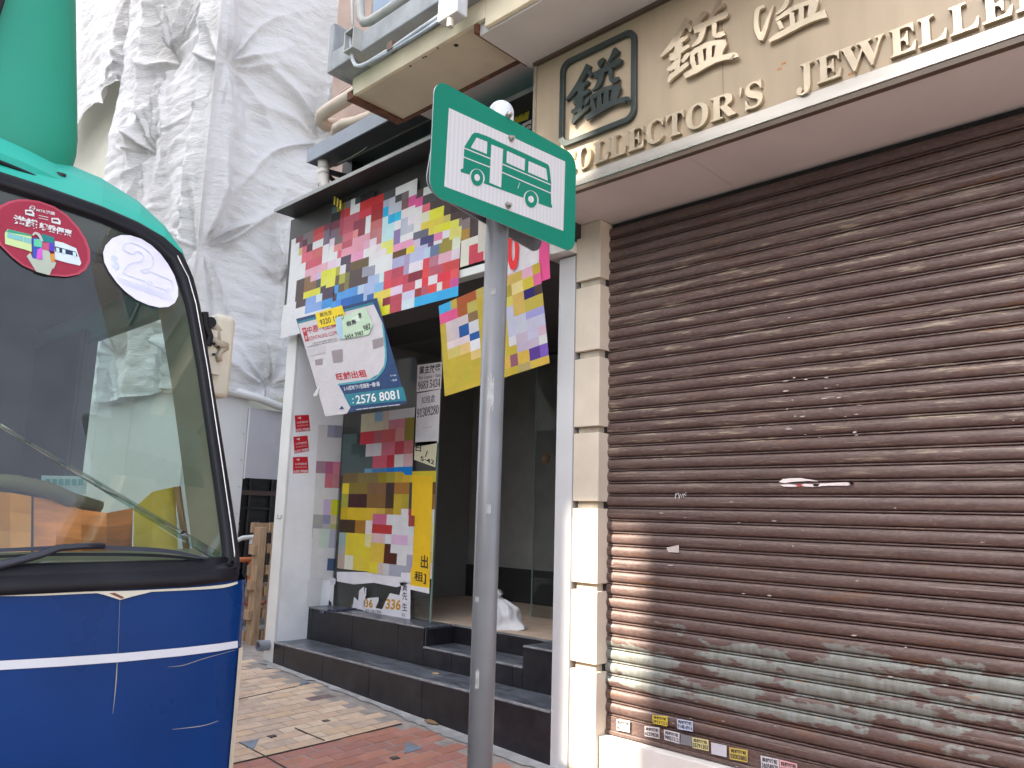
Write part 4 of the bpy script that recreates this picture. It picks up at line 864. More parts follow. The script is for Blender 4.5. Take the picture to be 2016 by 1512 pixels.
slip('grey_patch', 'dull grey blank patch in the middle of the sticker row', 'sticker', [s4(x, y) for x, y in [(808,1172),(920,1200),(918,1300),(805,1275)]], S(118,118,122), [], sfn, 0, SG)
tl_ = thing('torn_label', 'white torn label remnant with red ends across the middle of the shutter', 'label', AY(1605, 950, YSH-.03)); b = B()
for q, c in (([(1533,949),(1541,943),(1556,941.5),(1578,941),(1586,943),(1599,944.5),(1612,947.5),(1590,947),(1560,948.5),(1545,951)], S(225,215,212)), ([(1536,954.5),(1552,953),(1572,955),(1585,952.5),(1600,953),(1640,950.5),(1679,949),(1682,953),(1668,956),(1630,956),(1600,958.5),(1578,957.5),(1560,958.5),(1543,958)], S(222,208,206)), ([(1566,954.5),(1576,953.5),(1582,957),(1570,957.5)], S(180,60,65)), ([(1600,953),(1614,952.5),(1611,957),(1602,957.5)], S(190,80,85)), ([(1670,949.5),(1681,949),(1682,953),(1674,955)], S(200,110,110))):
    b.prism([sfn(x, y, 1 if c[0] > .5 else 2) for x, y in q], (0,.0006,0), col=c)
ob('sheet', b, PRINT, tl_, fix=False)
b = B(); rc = random.Random(5)
for k in range(46):
    px = rc.gauss(1595, 42) if k < 28 else rc.uniform(1230, 1990); py = 745+(k % 7)*19+rc.uniform(-5, 5)+(1600-px)*.045 if k < 28 else rc.uniform(980, 1400)
    p = AY(px, py, YSH-.0215); wv, hv = rc.uniform(.004, .028), rc.uniform(.002, .006)
    b.prism([(p.x+wv*math.cos(t)*rc.uniform(.5, 1), p.y, p.z+hv*math.sin(t)*rc.uniform(.5, 1)) for t in [2*math.pi*q/7 for q in range(7)]], (0,.0006,0))
o = ob('paint_chip', b, M('chip_pale', (.46,.41,.38), .8, var=.2, scale=40), st); o['kind'] = 'stuff'
slip('small_torn_label', 'tiny torn white scrap left of the centre of the shutter', 'label', [(1312,1078),(1336,1073),(1337,1088),(1316,1087)], S(190,178,172), [], sfn)
gf = thing('scratched_tag', 'tiny white scrawled tag scratched on the brown shutter slat', 'graffiti', AY(1340, 976, YSH-.02))
b = B()
for q in ([(700,510),(712,455)], [(705,480),(735,455),(740,500)], [(740,515),(752,465),(765,500),(778,460),(788,498)], [(790,470),(812,450),(805,485),(790,470)]): b.tube([AY(1190+x*.1984, 880+y*.1984, YSH-.0215) for x, y in q], .0016, 5)
ob('scrawl', b, M('scrawl_white', (.7,.7,.7), .8), gf)
# ---------------------------------------------------------------- plastic bag, cigarette end, leaf
pb = thing('plastic_bag', 'crumpled white plastic bag on the shop floor behind the pole', 'bag', (-4.98, 5.2, .62))
b = B()
def bagf(u, v):
    t = 2*math.pi*u; r = .215*(1-v)**.5*(1+.0*v); k = noise.noise(Vector((math.cos(t)*1.7, math.sin(t)*1.7, v*3+5)))
    r *= 1+.35*k; return (-5.06-.06*v+r*1.1*math.cos(t)+.03*k, 5.25+r*.75*math.sin(t), .622+.25*v**.8+.045*k*(1-v))
b.grid(bagf, 40, 16); bagm = M('bag_plastic', (.74,.74,.76), .35, var=.05, bump=.5, bscale=25); ob('body', b, bagm, pb, smooth=True)
ob('knot', B().tube([(-5.11,5.25,.85),(-5.13,5.24,.89),(-5.11,5.23,.92)], [.04,.025,.045], 7), bagm, pb, smooth=True)
cg = thing('cigarette_end', 'cigarette end lying on the lower grey step tread', 'litter', (-4.6, 4.5, .3)); p = AZ(852, 1325, .306)
ob('butt', B().tube([p, p+Vector((.05,.02,0))], .006, 7), M('butt_tan', (.6,.42,.22), .8), cg)
lf = thing('dry_leaf', 'dry brown leaf against the foot of the steps', 'leaf', AZ(855, 1428, -.02)); p = AZ(855,1428,-.02); x, y = p.x, min(p.y, 4.27)
ob('blade', B().grid(lambda u, v: (x-.09+.18*u, y-.03*math.sin(math.pi*u)+.06*v*math.sin(math.pi*u), gz(x, y)+.015+.02*math.sin(math.pi*v)*math.sin(math.pi*u)), 8, 4), M('leaf_brown', (.16,.10,.05), .8, var=.3), lf)
pv = thing('pipe_stub', 'short grey plastic drain pipe stub sticking out by the white pillar', 'pipe', (-7.58, 4.2, .2))
b = B(); n = 18; c0 = AY(507,1272,4.17); vs = []
for (dy, r) in ((0,.052),(0,.044),(.12,.044),(0,.052),(.45,.052)):
    vs += [(c0.x+r*math.cos(2*math.pi*k/n), c0.y+dy, c0.z+r*math.sin(2*math.pi*k/n)) for k in range(n)]
fs = []
for a, c in ((0,1),(1,2),(3,4)): fs += [(a*n+k, a*n+(k+1) % n, c*n+(k+1) % n, c*n+k) for k in range(n)]
b.add(vs, fs+[tuple(2*n+k for k in range(n))]); ob('tube', b, M('pvc_grey', (.22,.24,.27), .45, dirt=.1), pv, smooth=False)

# ---------------------------------------------------------------- hoarding and site behind it
XH = -9.0
hd = thing('white_hoarding', 'white boarded site hoarding with a bulging top under the plastic sheeting', 'hoarding', (-10, 4.2, 0))
hw_ = M('hoarding_white', (.66,.65,.64), .5, var=.04, scale=2, dirt=.1)
ob('street_panel', B().box(-10.75,-9.62,3.97,4.05,-.1,3.0), hw_, hd, bevel=.004); ob('street_panel', B().box(-12.0,-10.756,3.97,4.05,-.1,3.06), hw_, hd, bevel=.004); ob('street_panel', B().box(-13.5,-12.006,3.97,4.05,-.1,3.1), hw_, hd, bevel=.004)
ob('street_panel', B().box(-9.614,-9.04,3.955,4.03,-.1,2.98), hw_, hd, bevel=.004)
ob('return_panel', B().box(XH-.06,XH,3.98,4.70,-.1,2.95), hw_, hd, bevel=.004)
ob('grey_panel', B().box(XH-.02,XH+.012,4.702,5.5,1.97,2.83), M('hoarding_grey', (.46,.45,.48), .5, var=.04, dirt=.08), hd, bevel=.004)
ob('seam_bead', B().box(XH+.013,XH+.022,4.70,4.715,1.96,2.84), white_paint, hd)
ob('top_roll', B().tube([(-9.62,3.93,3.01),(-9.1,3.93,2.99),(-8.96,4.0,3.0),(-8.95,4.45,3.0),(-8.94,4.75,2.96),(-8.93,5.2,2.86)], [.05,.06,.06,.06,.05,.05], 10), white_paint, hd, smooth=True)
for i in range(6): ob('rivet', B().tube([(XH,4.66,.9+.32*i),(XH+.006,4.66,.9+.32*i)], .008, 6), pipe_grey, hd)
dk = thing('dark_gateway', 'dark glazed gateway behind the pallet under the grey hoarding panel', 'gateway', (-9.6, 5.2, 0))
ob('back_panel', B().box(-9.9,-9.8,4.6,6.6,-.1,2.1), M('gate_dark', (.02,.02,.022), .3), dk)
for y in (4.9, 5.22, 5.54, 5.9): ob('mullion', B().box(-9.80,-9.77,y-.012,y+.012,0,2.0), black_steel, dk)
ob('lintel', B().box(-9.80,-9.76,4.6,6.5,1.78,1.84), M('lintel_brown', (.09,.05,.04), .6), dk); ob('transom', B().box(-9.80,-9.77,4.6,6.5,1.60,1.62), black_steel, dk)
b = B(); add_text(b, '石', (-9.765,4.98,1.30), (-9.765,5.12,1.30), (-9.765,4.98,1.44), col=S(150,120,118)); add_text(b, '花', (-9.765,5.27,1.30), (-9.765,5.41,1.30), (-9.765,5.27,1.44), col=S(150,120,118)); ob('lettering', b, PRINT, dk, fix=False)
gk = thing('granite_kerb_block', 'grey concrete kerb block by the orange barrier', 'kerb', (-9.2, 5, .1))
ob('block', B().box(-9.3,-8.6,4.5,5.6,-.1,.17), kerb_m, gk, bevel=.015); ob('slab', B().box(-9.75,-9.31,4.4,6.5,-.1,.26), cement, gk)
ob_ = thing('orange_barrier', 'orange tubular site barrier with a white top rail in the gateway', 'barrier', (-9.0, 4.9, .3)); om = M('barrier_orange', (.55,.16,.05), .5, var=.1, dirt=.1)
Xb = -8.95
ob('leg', B().tube([AX(505,1075,Xb), AX(497,1130,Xb), AX(488,1228,Xb)], .032, 8), om, ob_, smooth=True); ob('cross_rail', B().tube([AX(468,1102,Xb), AX(508,1101,Xb)], .03, 8), om, ob_, smooth=True)
ob('lower_leg', B().tube([AX(494,1105,Xb), AX(490,1170,Xb)], .03, 8), om, ob_); ob('top_rail', B().tube([AX(466,1064,Xb), AX(478,1059,Xb), AX(512,1056,Xb)], .028, 8), white_paint, ob_, smooth=True); ob('rail_bracket', B().tube([AX(495,1060,Xb), AX(493,1078,Xb)], .022, 6), white_paint, ob_)
pt = thing('timber_pallet', 'rough timber pallet standing on end beside the white pillar', 'pallet', (-8.2, 4.6, .2)); wood = M('pallet_wood', (.42,.29,.18), .85, var=.25, scale=6, stretch=(6,6,1), bump=.3, bscale=30, dirt=.2)
for (y0, y1, x0, x1) in ((4.53,4.62,-8.32,-8.18),(5.0,5.09,-8.32,-8.18)): ob('stringer', B().box(x0,x1,y0,y1,.12,1.40), wood, pt, bevel=.006)
for k in range(6): z = .16+k*.235; ob('deck_board', B().box(-8.345,-8.322,4.5,5.5,z,z+.11), wood, pt, bevel=.003); ob('deck_board', B().box(-8.178,-8.155,4.635,5.5,z+.02,z+.12), wood, pt, bevel=.003)
for z in (.4,.72,1.1): ob('block', B().box(-8.30,-8.2,4.49,4.529,z,z+.1), wood, pt)
ob('side_board', B().box(-8.15,-8.13,4.66,4.79,.1,1.43), wood, pt)
rb = thing('rubble_heap', 'low heap of planks and red clay scraps at the foot of the pallet', 'rubble', (-9, 5, .3))
ob('plank', B().box(-8.9,-8.8,4.6,5.4,.42,.47), wood, rb); ob('plank', B().box(-9.0,-8.95,4.6,5.4,.50,.72), M('plank_grey', (.30,.24,.19), .9, var=.2), rb); ob('clay_scrap', B().tube([(-8.84,4.78,.49),(-8.84,4.9,.51),(-8.84,5.02,.49)], [.03,.05,.03], 7), M('clay_red', (.32,.09,.05), .8), rb)

# ---------------------------------------------------------------- plastic sheeting over the scaffold
def sheet_mat():
    mt = bpy.data.materials.new('plastic_sheeting'); mt.use_nodes = True; n = mt.node_tree.nodes; l = mt.node_tree.links; b = n['Principled BSDF']
    geo = n.new('ShaderNodeNewGeometry'); tc = n.new('ShaderNodeTexCoord')
    b.inputs['Base Color'].default_value = (.72,.705,.70,1); b.inputs['Roughness'].default_value = .30; b.inputs['Specular IOR Level'].default_value = .5
    def nz(scale, st, det, ro=.6, dist=0.0):
        mp = n.new('ShaderNodeMapping'); mp.inputs['Scale'].default_value = st; l.new(geo.outputs['Position'], mp.inputs[0])
        q = n.new('ShaderNodeTexNoise'); q.inputs['Scale'].default_value = scale; q.inputs['Detail'].default_value = det; q.inputs['Roughness'].default_value = ro; q.inputs['Distortion'].default_value = dist; l.new(mp.outputs[0], q.inputs['Vector']); return q.outputs['Fac']
    prev = None
    for (h, st, di) in ((nz(6, (1, 1, 3.4), 7, .6, .8), .55, .045), (nz(26, (1, 1, 2.0), 4, .6, 1.2), .38, .02)):
        bp = n.new('ShaderNodeBump'); bp.inputs['Strength'].default_value = st; bp.inputs['Distance'].default_value = di; l.new(h, bp.inputs['Height'])
        if prev: l.new(prev, bp.inputs['Normal'])
        prev = bp.outputs[0]
    l.new(prev, b.inputs['Normal'])
    tl = n.new('ShaderNodeBsdfTranslucent'); tl.inputs[0].default_value = (.6,.6,.6,1); l.new(prev, tl.inputs['Normal'])
    mx = n.new('ShaderNodeMixShader'); mx.inputs[0].default_value = .12; l.new(b.outputs[0], mx.inputs[1]); l.new(tl.outputs[0], mx.inputs[2]); l.new(mx.outputs[0], n['Material Output'].inputs['Surface']); return mt
SHM = sheet_mat()
def folds(a, z, puck, seed, vert):
    """depth of a hung sheet at (a, z): pulled in at the ties, sharp folds raying out from them, soft billows between"""
    d = .12*noise.noise(Vector((a*.7+seed, z*.35, 1.3))) + .06*noise.noise(Vector((a*2.1+seed, z*.9, 4.1))) + .022*noise.noise(Vector((a*1.6, z*7, seed))) + .012*noise.noise(Vector((a*6, z*14, seed)))
    for q, (pa, pz, amp, rad, n_) in enumerate(puck):
        da, dz = a-pa, z-pz; r = math.hypot(da, dz)
        if r < rad*2.6:
            th = math.atan2(dz, da); f = math.exp(-(r/rad)**1.3)*min(1, r/.22); w = 0
            rr = random.Random(q*31+int(seed*7))
            for k in range(n_+5):
                t0 = rr.uniform(-math.pi, math.pi) if k > 3 else (-1.57+.15*k if k < 2 else 1.5+.2*(k-2)); wd_ = rr.uniform(.035, .16); g = rr.uniform(.4, 1.0)
                dt_ = (th-t0+.10*math.sin(r*3+k)+math.pi) % (2*math.pi)-math.pi
                w += g*math.exp(-abs(dt_/wd_)**1.3)
            d -= 1.2*amp*math.exp(-(r/(rad*.5))) - .19*w*f
    for (va, amp, wd_) in vert: d += amp*math.exp(-((a-va-.06*math.sin(z*1.3))/wd_)**2)
    return d
ps = thing('plastic_sheeting', 'crumpled white plastic sheeting tied over the scaffold of the building site', 'sheeting', (-10, 4, 3))
def pk_side(px, py): p = AX(px, py, XH); return (p.y, p.z)
def pk_st(px, py): p = AY(px, py, 3.95); return (p.x, p.z)
ps1 = [(*pk_side(447,122), .22, .9, 9), (*pk_side(397,490), .24, 1.0, 10), (*pk_side(645,270), .26, 1.1, 9), (*pk_side(560,560), .10, .6, 7), (*pk_side(530,760), .12, .5, 8)]
b = B(); YC = 3.845
def side(u, v):
    y = YC+2.98*u; z = 2.98+7.6*v; d = folds(y, z, ps1, 2.0, [(4.0,.10,.10),(5.55,.12,.10),(5.8,-.1,.08)])
    zz = z+ (.06*noise.noise(Vector((y*3, 0, 2))) if v == 0 else 0)
    return (XH+.05+.05*min(1, u*8)+d*min(1, u*8)+(.12*max(0,.25-v)*math.sin(y*9) if v < .25 else 0), y, zz)
b.grid(side, 170, 300); ob('side_sheet', b, SHM, ps, smooth=True, fix=False)
ps2 = [(*pk_st(335,118), .30, 1.2, 10), (*pk_st(447,122), .22, 1.0, 9), (*pk_st(397,490), .22, 1.0, 9), (*pk_st(300,300), .12, .8, 7), (*pk_st(330,640), .15, .9, 9), (*pk_st(235,700), .1, .6, 8)]
b = B(); XL_ = -12.35
def street(u, v):
    z = 2.98+7.6*v; xe = XL_+.12*noise.noise(Vector((0, z*1.2, 9)))+(.25*max(0, .5-abs(z-8.3))); x = XH+.05+(xe-XH-.05)*u; d = folds(x, z, ps2, 7.0, [(-9.4,.12,.12),(-10.6,.1,.2),(-11.5,.12,.15)])
    return (x, 3.845-d*min(1, u*8), z)
b.grid(street, 170, 300); ob('street_sheet', b, SHM, ps, smooth=True, fix=False)
ps3 = [(-13.0, 8.7, .25, 1.0, 9), (-12.5, 10.2, .2, .9, 8)]
b = B(); b.grid(lambda u, v: (-12.2-4.5*u, 4.05-folds(-12.2-4.5*u, 8.35+4*v, ps3, 4.0, [(-12.7,.1,.1),(-13.4,.1,.2)]), 8.35+.25*abs(math.sin(u*9))*(1-v)+4*v), 90, 90); ob('upper_left_sheet', b, SHM, ps, smooth=True, fix=False)
sb = thing('site_building', 'plain cream building face left bare between the plastic sheets', 'building', (-12, 5, 0))
ob('wall', B().box(-18,-10.3,4.42,8,-.2,11), M('site_cream', (.68,.68,.58), .8, var=.03), sb)

# ---------------------------------------------------------------- minibus
YB = .30
def hwid(z): return (1.062 - .085*max(0, z-1.36)) + (.02 if z < 1.34 else .02*max(0, (1.40-z)/.06) if z < 1.40 else 0)
def xf(y, z):
    u = min(1.0, abs(y-YB)/hwid(z)); x = -2.452 - (.36*(z-1.36) if z > 1.36 else 0) - .05*u*u
    if u > .93: t = (u-.93)/.07; x -= .06*(1-math.sqrt(max(0, 1-t*t)))
    if z < .55: x += .05*(.55-z)
    return x
def W3(y, z, off=0.0): return Vector((xf(y, z)+off*.94, y, z+(off*.34 if z > 1.36 else 0)))
def AW(px, py, off=0.004):
    x = -2.5
    for _ in range(7): p = AX(px, py, x); x = xf(p.y, p.z)+off
    return AX(px, py, x)
bus = thing('minibus', 'parked blue and green public minibus with stickers inside its raked windscreen', 'minibus', (-5.5, YB, -.3))
blue = M('bus_blue', (.0015,.031,.145), .28, var=.15, scale=2.5, spec=.14); gr_l = M('bus_green_skylit', (.03,.40,.31), .5, var=.06, scale=2, spec=.25, dirt=.04); gr_d = M('bus_green_shaded', (.018,.30,.20), .5, var=.06, scale=2, spec=.4)  # one green paint: the roof's skylight and the box's shade are in the colours
rubber = M('rubber_seal', (.010,.010,.014), .5, var=.3, scale=8, spec=.25, dirt=.08); cream_b = M('bus_cream', (.62,.57,.46), .45, var=.1, scale=6, dirt=.15); white_b = M('bus_white_stripe', (.62,.62,.66), .4, var=.05)
dark_in = M('bus_interior', (.035,.035,.04), .7, var=.2)
b = B(); b.grid(lambda u, v: W3(YB+hwid(0)*(2*u-1)*.99999, .05+1.315*v), 80, 24); ob('front_panel', b, blue, bus, smooth=True, fix=False)
ob('bumper', B().grid(lambda u, v: W3(YB+1.065*(2*u-1)*.9999, -.25+.31*v, .04+.05*math.sin(math.pi*v)), 60, 6), M('bumper_grey', (.12,.12,.13), .5), bus, smooth=True, fix=False)
for s in (-1, 1):
    h = ob('headlight', B().grid(lambda u, v: W3(YB+s*.72+.17*math.cos(2*math.pi*u)*v, .38+.11*math.sin(2*math.pi*u)*v, .02+.03*(1-v*v)), 24, 5), M('headlight_lens', (.5,.5,.5), .1, spec=.8), bus, smooth=True, fix=False)
    ob('rim', B().tube([W3(YB+s*.72+.18*math.cos(2*math.pi*k/24), .38+.12*math.sin(2*math.pi*k/24), .02) for k in range(25)], .012, 6), steel, h)
ob('grille', B().box(-2.44,-2.425,YB-.35,YB+.35,.28,.44), M('grille_black', (.02,.02,.02), .5), bus)
pn = [(0,1301),(120,1294),(240,1286),(360,1275),(430,1267),(468,1261.5)]; qn = [(0,1319),(120,1312),(240,1303),(360,1291),(430,1282),(468,1275)]
b = B(); P = [AW(*p) for p in pn]+[AW(*p) for p in qn]; zt_, zb2 = P[0].z, P[6].z; ex = [YB-1.06+(P[0].y-.02-YB+1.06)*k/9 for k in range(10)]
P = [W3(y, zt_+.006*(P[0].y-y), .004) for y in ex]+P[:6]+[W3(y, zb2+.006*(P[0].y-y), .004) for y in ex]+P[6:]
b.add(P, [(i, i+1, 17+i, 16+i) for i in range(15)]); ob('white_stripe', b, white_b, bus, fix=False)
b = B(); b.add([W3(YB+1.045,1.145,.004), W3(YB+1.072,1.145,.004), W3(YB+1.045,.95,.004), W3(YB+1.072,.95,.004), W3(YB+1.043,.75,.004), W3(YB+1.071,.75,.004), W3(YB+1.04,.55,.004), W3(YB+1.07,.55,.004)], [(0,1,3,2),(2,3,5,4),(4,5,7,6)]); ob('corner_stripe', b, cream_b, bus, fix=False)
b = B(); b.add([W3(YB-1.0+k*.1, 1.352+.004*(j), .004) for k in range(14) for j in (0, 1)], [(2*k, 2*k+1, 2*k+3, 2*k+2) for k in range(13)]); b.stroke([(0,1172.5,2),(70,1171,4),(140,1168,4),(190,1166,4),(240,1166,5),(300,1163,4),(380,1159,5),(440,1154,6),(468,1147,4)], (-.001,0,0), lambda x, y, *a: AW(x, y, .004)); b.prism([AW(x, y, .006) for x, y in ((180,1165),(205,1171),(237,1181),(262,1174),(303,1164))], (-.001,0,0)); ob('peeled_edge', b, cream_b, bus, fix=False)
b = B(); b.prism([AW(x, y, .007) for x, y in ((215,1168),(240,1179),(245,1176),(226,1167))], (-.001,0,0)); ob('rust_scrape', b, rust, bus, fix=False)
b = B()
for s in ([(231,1300,1.2),(229,1335,2.4),(226,1370,1.6),(222,1405,.6)], [(330,1313,.5),(360,1310,1.2),(400,1297,1),(462,1280,.5)], [(340,1436,.6),(385,1431,1.5),(410,1426,1.2),(430,1419,.6)], [(236,1182,.5),(234,1240,.6),(232,1290,.5)]): b.stroke(s, (-.0005,0,0), lambda x, y, *a: AW(x, y, .003)); ob('scratch', b, M('scratch_pale', (.30,.28,.26), .6), bus, fix=False); b = B()
# windscreen seal and glass
half = [(1.335,1.405),(1.342,1.45),(1.338,1.55),(1.322,1.8),(1.30,2.1),(1.272,2.35),(1.245,2.46),(1.20,2.55),(1.13,2.60),(1.03,2.632),(.90,2.652),(.70,2.664),(.50,2.669),(.30,2.671)]
top = half + [(2*YB-y, z) for y, z in half[-2::-1]]
bot = [(YB-.98+1.96*k/14, 1.355) for k in range(1, 14)]
OUT = [(1.315,1.365)] + top + [(2*YB-1.315,1.365)] + bot
def inset(poly, d):
    n = len(poly); r = []
    for i in range(n):
        a, c = poly[i-1], poly[(i+1) % n]; dx, dy = c[0]-a[0], c[1]-a[1]; q = math.hypot(dx, dy); nx, ny = -dy/q, dx/q
        k = d*(1.25 if poly[i][1] < 1.37 else (.85 if poly[i][1] > 2.6 else 1)); r.append((poly[i][0]+nx*k, poly[i][1]+ny*k))
    return r
def densify(poly, m=3):
    r = []
    for i, a in enumerate(poly):
        c = poly[(i+1) % len(poly)]
        for k in range(m): r.append((a[0]+(c[0]-a[0])*k/m, a[1]+(c[1]-a[1])*k/m))
    return r
OUT = densify(OUT, 2)
if sum(OUT[i][0]*OUT[(i+1) % len(OUT)][1]-OUT[(i+1) % len(OUT)][0]*OUT[i][1] for i in range(len(OUT))) < 0: OUT.reverse()
rings = [(0, -.01), (0, .008), (.008, .018), (.028, .022), (.034, .015), (.038, .016), (.055, .018), (.062, .010), (.066, -.012)]
b = B(); n = len(OUT); vs = []
for d, h in rings: vs += [W3(y, z, h) for y, z in inset(OUT, d)]
b.add(vs, [(r*n+i, r*n+(i+1) % n, (r+1)*n+(i+1) % n, (r+1)*n+i) for r in range(len(rings)-1) for i in range(n)]); seal = ob('windscreen_seal', b, rubber, bus, smooth=True, fix=False)
bead = sorted([(z, W3(y, z, .019)) for y, z in inset(OUT, .035) if y > YB+.86 and 1.43 < z < 2.56], key=lambda q: q[0]); bead = [q[1] for q in bead]
ob('bright_bead', B().tube(bead, .0026, 6), M('bead_bright', (.6,.58,.55), .25, metal=.6), seal, smooth=True)
G = inset(OUT, .060); b = B(); cy_, cz_ = YB, 2.0; vs = [W3(cy_, cz_, -.004)]
for r in range(1, 11): vs += [W3(cy_+(y-cy_)*r/10, cz_+(z-cz_)*r/10, -.004) for y, z in G]
fs = [(0, 1+i, 1+(i+1) % n) for i in range(n)] + [(1+r*n+i, 1+(r+1)*n+i, 1+(r+1)*n+(i+1) % n, 1+r*n+(i+1) % n) for r in range(9) for i in range(n)]
b.add(vs, fs); ob('windscreen', b, glass_mat('windscreen_glass', (.76,.88,.84), 1.52, 0, haze=.06, base_r=.085), bus, smooth=True, fix=False)
# inner trim seen through the glass edge
T0 = inset(OUT, .060); T1 = inset(OUT, .115); b = B(); b.add([W3(y, z, -.02) for y, z in T0]+[W3(y, z, -.12) for y, z in T1], [(i, (i+1) % n, n+(i+1) % n, n+i) for i in range(n)]); ob('inner_trim', b, M('trim_olive', (.14,.13,.085), .6, var=.2, dirt=.1), bus, smooth=True, fix=False)
# roof dome and sides
side_z = [-.1, .5, 1.0, 1.36]
ring0 = [(YB+hwid(z)*.9999, z) for z in side_z] + half
ringF = [(YB+1.06, z) for z in side_z] + [(1.36,1.41),(1.36,1.45),(1.355,1.55),(1.345,1.8),(1.325,2.1),(1.305,2.38),(1.292,2.53),(1.268,2.67),(1.22,2.77),(1.13,2.855),(.98,2.92),(.74,2.965),(.52,2.985),(.30,2.99)]
full0 = ring0 + [(2*YB-y, z) for y, z in ring0[-2::-1]]; fullF = ringF + [(2*YB-y, z) for y, z in ringF[-2::-1]]
m_ = len(full0); st_ = [(0, 0), (.05, .32), (.12, .57), (.22, .79), (.36, .93), (.55, .99), (.8, 1.0), (1.6, 1.0), (6.3, 1.0)]
vs = []
for dx, k in st_:
    for (a, c) in zip(full0, fullF):
        ke = k**(1+1.0*max(0, 1-abs(a[0]-YB)/.95)) if k > 0 else 0
        y, z = a[0]+(c[0]-a[0])*ke, a[1]+(c[1]-a[1])*ke; x0 = xf(a[0], a[1])+.002; xe = -2.9-dx if dx >= .8 else None
        x = x0-dx if xe is None else min(x0-.75, xe)
        if dx == 6.3: x = -8.9
        vs.append((x, y, z))
roofB, sideB, winB = B(), B(), B()
for s in range(len(st_)-1):
    for i in range(m_-1):
        q = [s*m_+i, s*m_+i+1, (s+1)*m_+i+1, (s+1)*m_+i]; zmid = sum(vs[k][2] for k in q)/4; xm = sum(vs[k][0] for k in q)/4
        near = vs[q[0]][1] > YB
        if 1.36 < zmid < 2.42 and st_[s][0] >= .05 and st_[s+1][0] <= 1.6 and (near or True):
            continue
        (roofB if zmid > 2.40 else sideB).add([vs[k] for k in q], [(0,1,2,3)])
ob('roof', roofB, gr_l, bus, smooth=True, fix=False); ob('side_panel', sideB, blue, bus, smooth=True, fix=False)
for s, yy in ((1, 1.33), (-1, 2*YB-1.33)):
    gp = B(); gp.add([(-2.62,yy+s*.015,1.40),(-4.5,yy+s*.01,1.40),(-4.5,yy-s*.04,2.40),(-3.0,yy-s*.04,2.40)], [(0,1,2,3)]); ob('side_window', gp, glass_mat('side_glass_%s' % ('near' if s > 0 else 'far'), (.80,.90,.86), 1.5), bus, fix=False)
    ob('window_post', B().box(-4.28,-4.16,yy-.05,yy+.01,1.3,2.45), dark_in, bus)
    for k in range(3): ob('passenger_window', B().box(-5.75-k*1.35,-4.55-k*1.35,yy+.022*s-.004,yy+.022*s+.004,1.5,2.35), M('tinted_pane', (.02,.025,.03), .05, spec=.8), bus)
ob('rear_wall', B().box(-8.95,-8.9,YB-1.05,YB+1.05,-.1,2.85), blue, bus)
ob('floor', B().box(-8.85,-2.6,YB-1.03,YB+1.03,-.1,-.04), dark_in, bus)
ob('cabin_dark_panel', B().box(-4.7,-4.66,YB-1.02,YB+.90,-.03,2.6), dark_in, bus)  # dark panel added so the cabin behind the windscreen stays dark
ob('headlining', B().box(-8.8,-3.12,YB-.90,YB+.92,2.50,2.53), M('headlining_blue', (.06,.075,.10), .8), bus)
ob('inner_lining', B().box(-8.8,-4.17,YB+.965,YB+1.0,-.03,2.45), dark_in, bus)
ob('dashboard', B().box(-3.25,-2.62,YB-1.0,YB+.99,.9,1.375), dark_in, bus, bevel=.02)
seat = ob('driver_seat', B().box(-4.05,-3.92,YB-.75,YB-.2,1.2,2.05), M('seat_vinyl', (.05,.05,.06), .5), bus, bevel=.04); ob('headrest', B().box(-4.03,-3.94,YB-.62,YB-.34,2.08,2.28), M('seat_vinyl', (.05,.05,.06), .5), seat, bevel=.03)
ob('steering_wheel', B().tube([(-3.3+.09*math.sin(2*math.pi*k/28), YB-.48+.21*math.cos(2*math.pi*k/28), 1.5+.18*math.sin(2*math.pi*k/28)) for k in range(29)], .015, 8), dark_in, bus)
for x in (-3.3, -7.4):
    for s in (-1, 1):
        wz = -.46-.0405*(x+3.67)+.36
        wh = ob('wheel', B().tube([(x,YB+s*.80,wz),(x,YB+s*1.03,wz)], .36, 28), rubber, bus); ob('hub', B().tube([(x,YB+s*1.03,wz),(x,YB+s*1.045,wz)], .2, 20), alu, wh)
# things lying on the dashboard
ov = thing('orange_cover', 'rumpled orange red cover spread behind the minibus windscreen', 'cover', (-2.75, .8, 1.4))
def dash(px, py, x): return AX(px, py, x)
def strip(top_, bot_, x, mat, nm, par, bend=.04):
    b = B(); n = len(top_)-1
    for i in range(n):
        for k in range(4):
            q = []
            for (a, c, j) in ((top_[i],bot_[i],k),(top_[i+1],bot_[i+1],k),(top_[i+1],bot_[i+1],k+1),(top_[i],bot_[i],k+1)):
                t = j/4; q.append(dash(a[0]+(c[0]-a[0])*t, a[1]+(c[1]-a[1])*t, x-bend*math.sin(3*t+a[0]*.02)))
            b.add(q, [(0,1,2,3)])
    return ob(nm, b, mat, par, smooth=True, fix=False)
orange = M('cover_orange', (.62,.16,.02), .6, var=.3, scale=8, stretch=(1,1,5)); orange2 = M('cover_tangerine', (.72,.24,.015), .6, var=.15, scale=6)
strip([(-40,965),(20,970),(62,977)], [(-40,1120),(20,1122),(60,1122)], -2.80, orange2, 'left_flap', ov); strip([(66,978),(110,985),(160,1003),(210,1010),(262,1000)], [(66,1122),(110,1122),(160,1122),(210,1121),(258,1120)], -2.81, orange, 'main_flap', ov)
ro = thing('olive_roll', 'olive cloth roll lying along the top of the orange cover', 'cloth', (-2.8, .6, 1.5)); ob('roll', B().tube([dash(-30,945,-2.83), dash(30,950,-2.83), dash(90,962,-2.83), dash(140,985,-2.83), dash(200,998,-2.83)], [.022,.024,.024,.026,.018], 9), M('olive_cloth', (.10,.075,.03), .8, var=.25), ro, smooth=True)
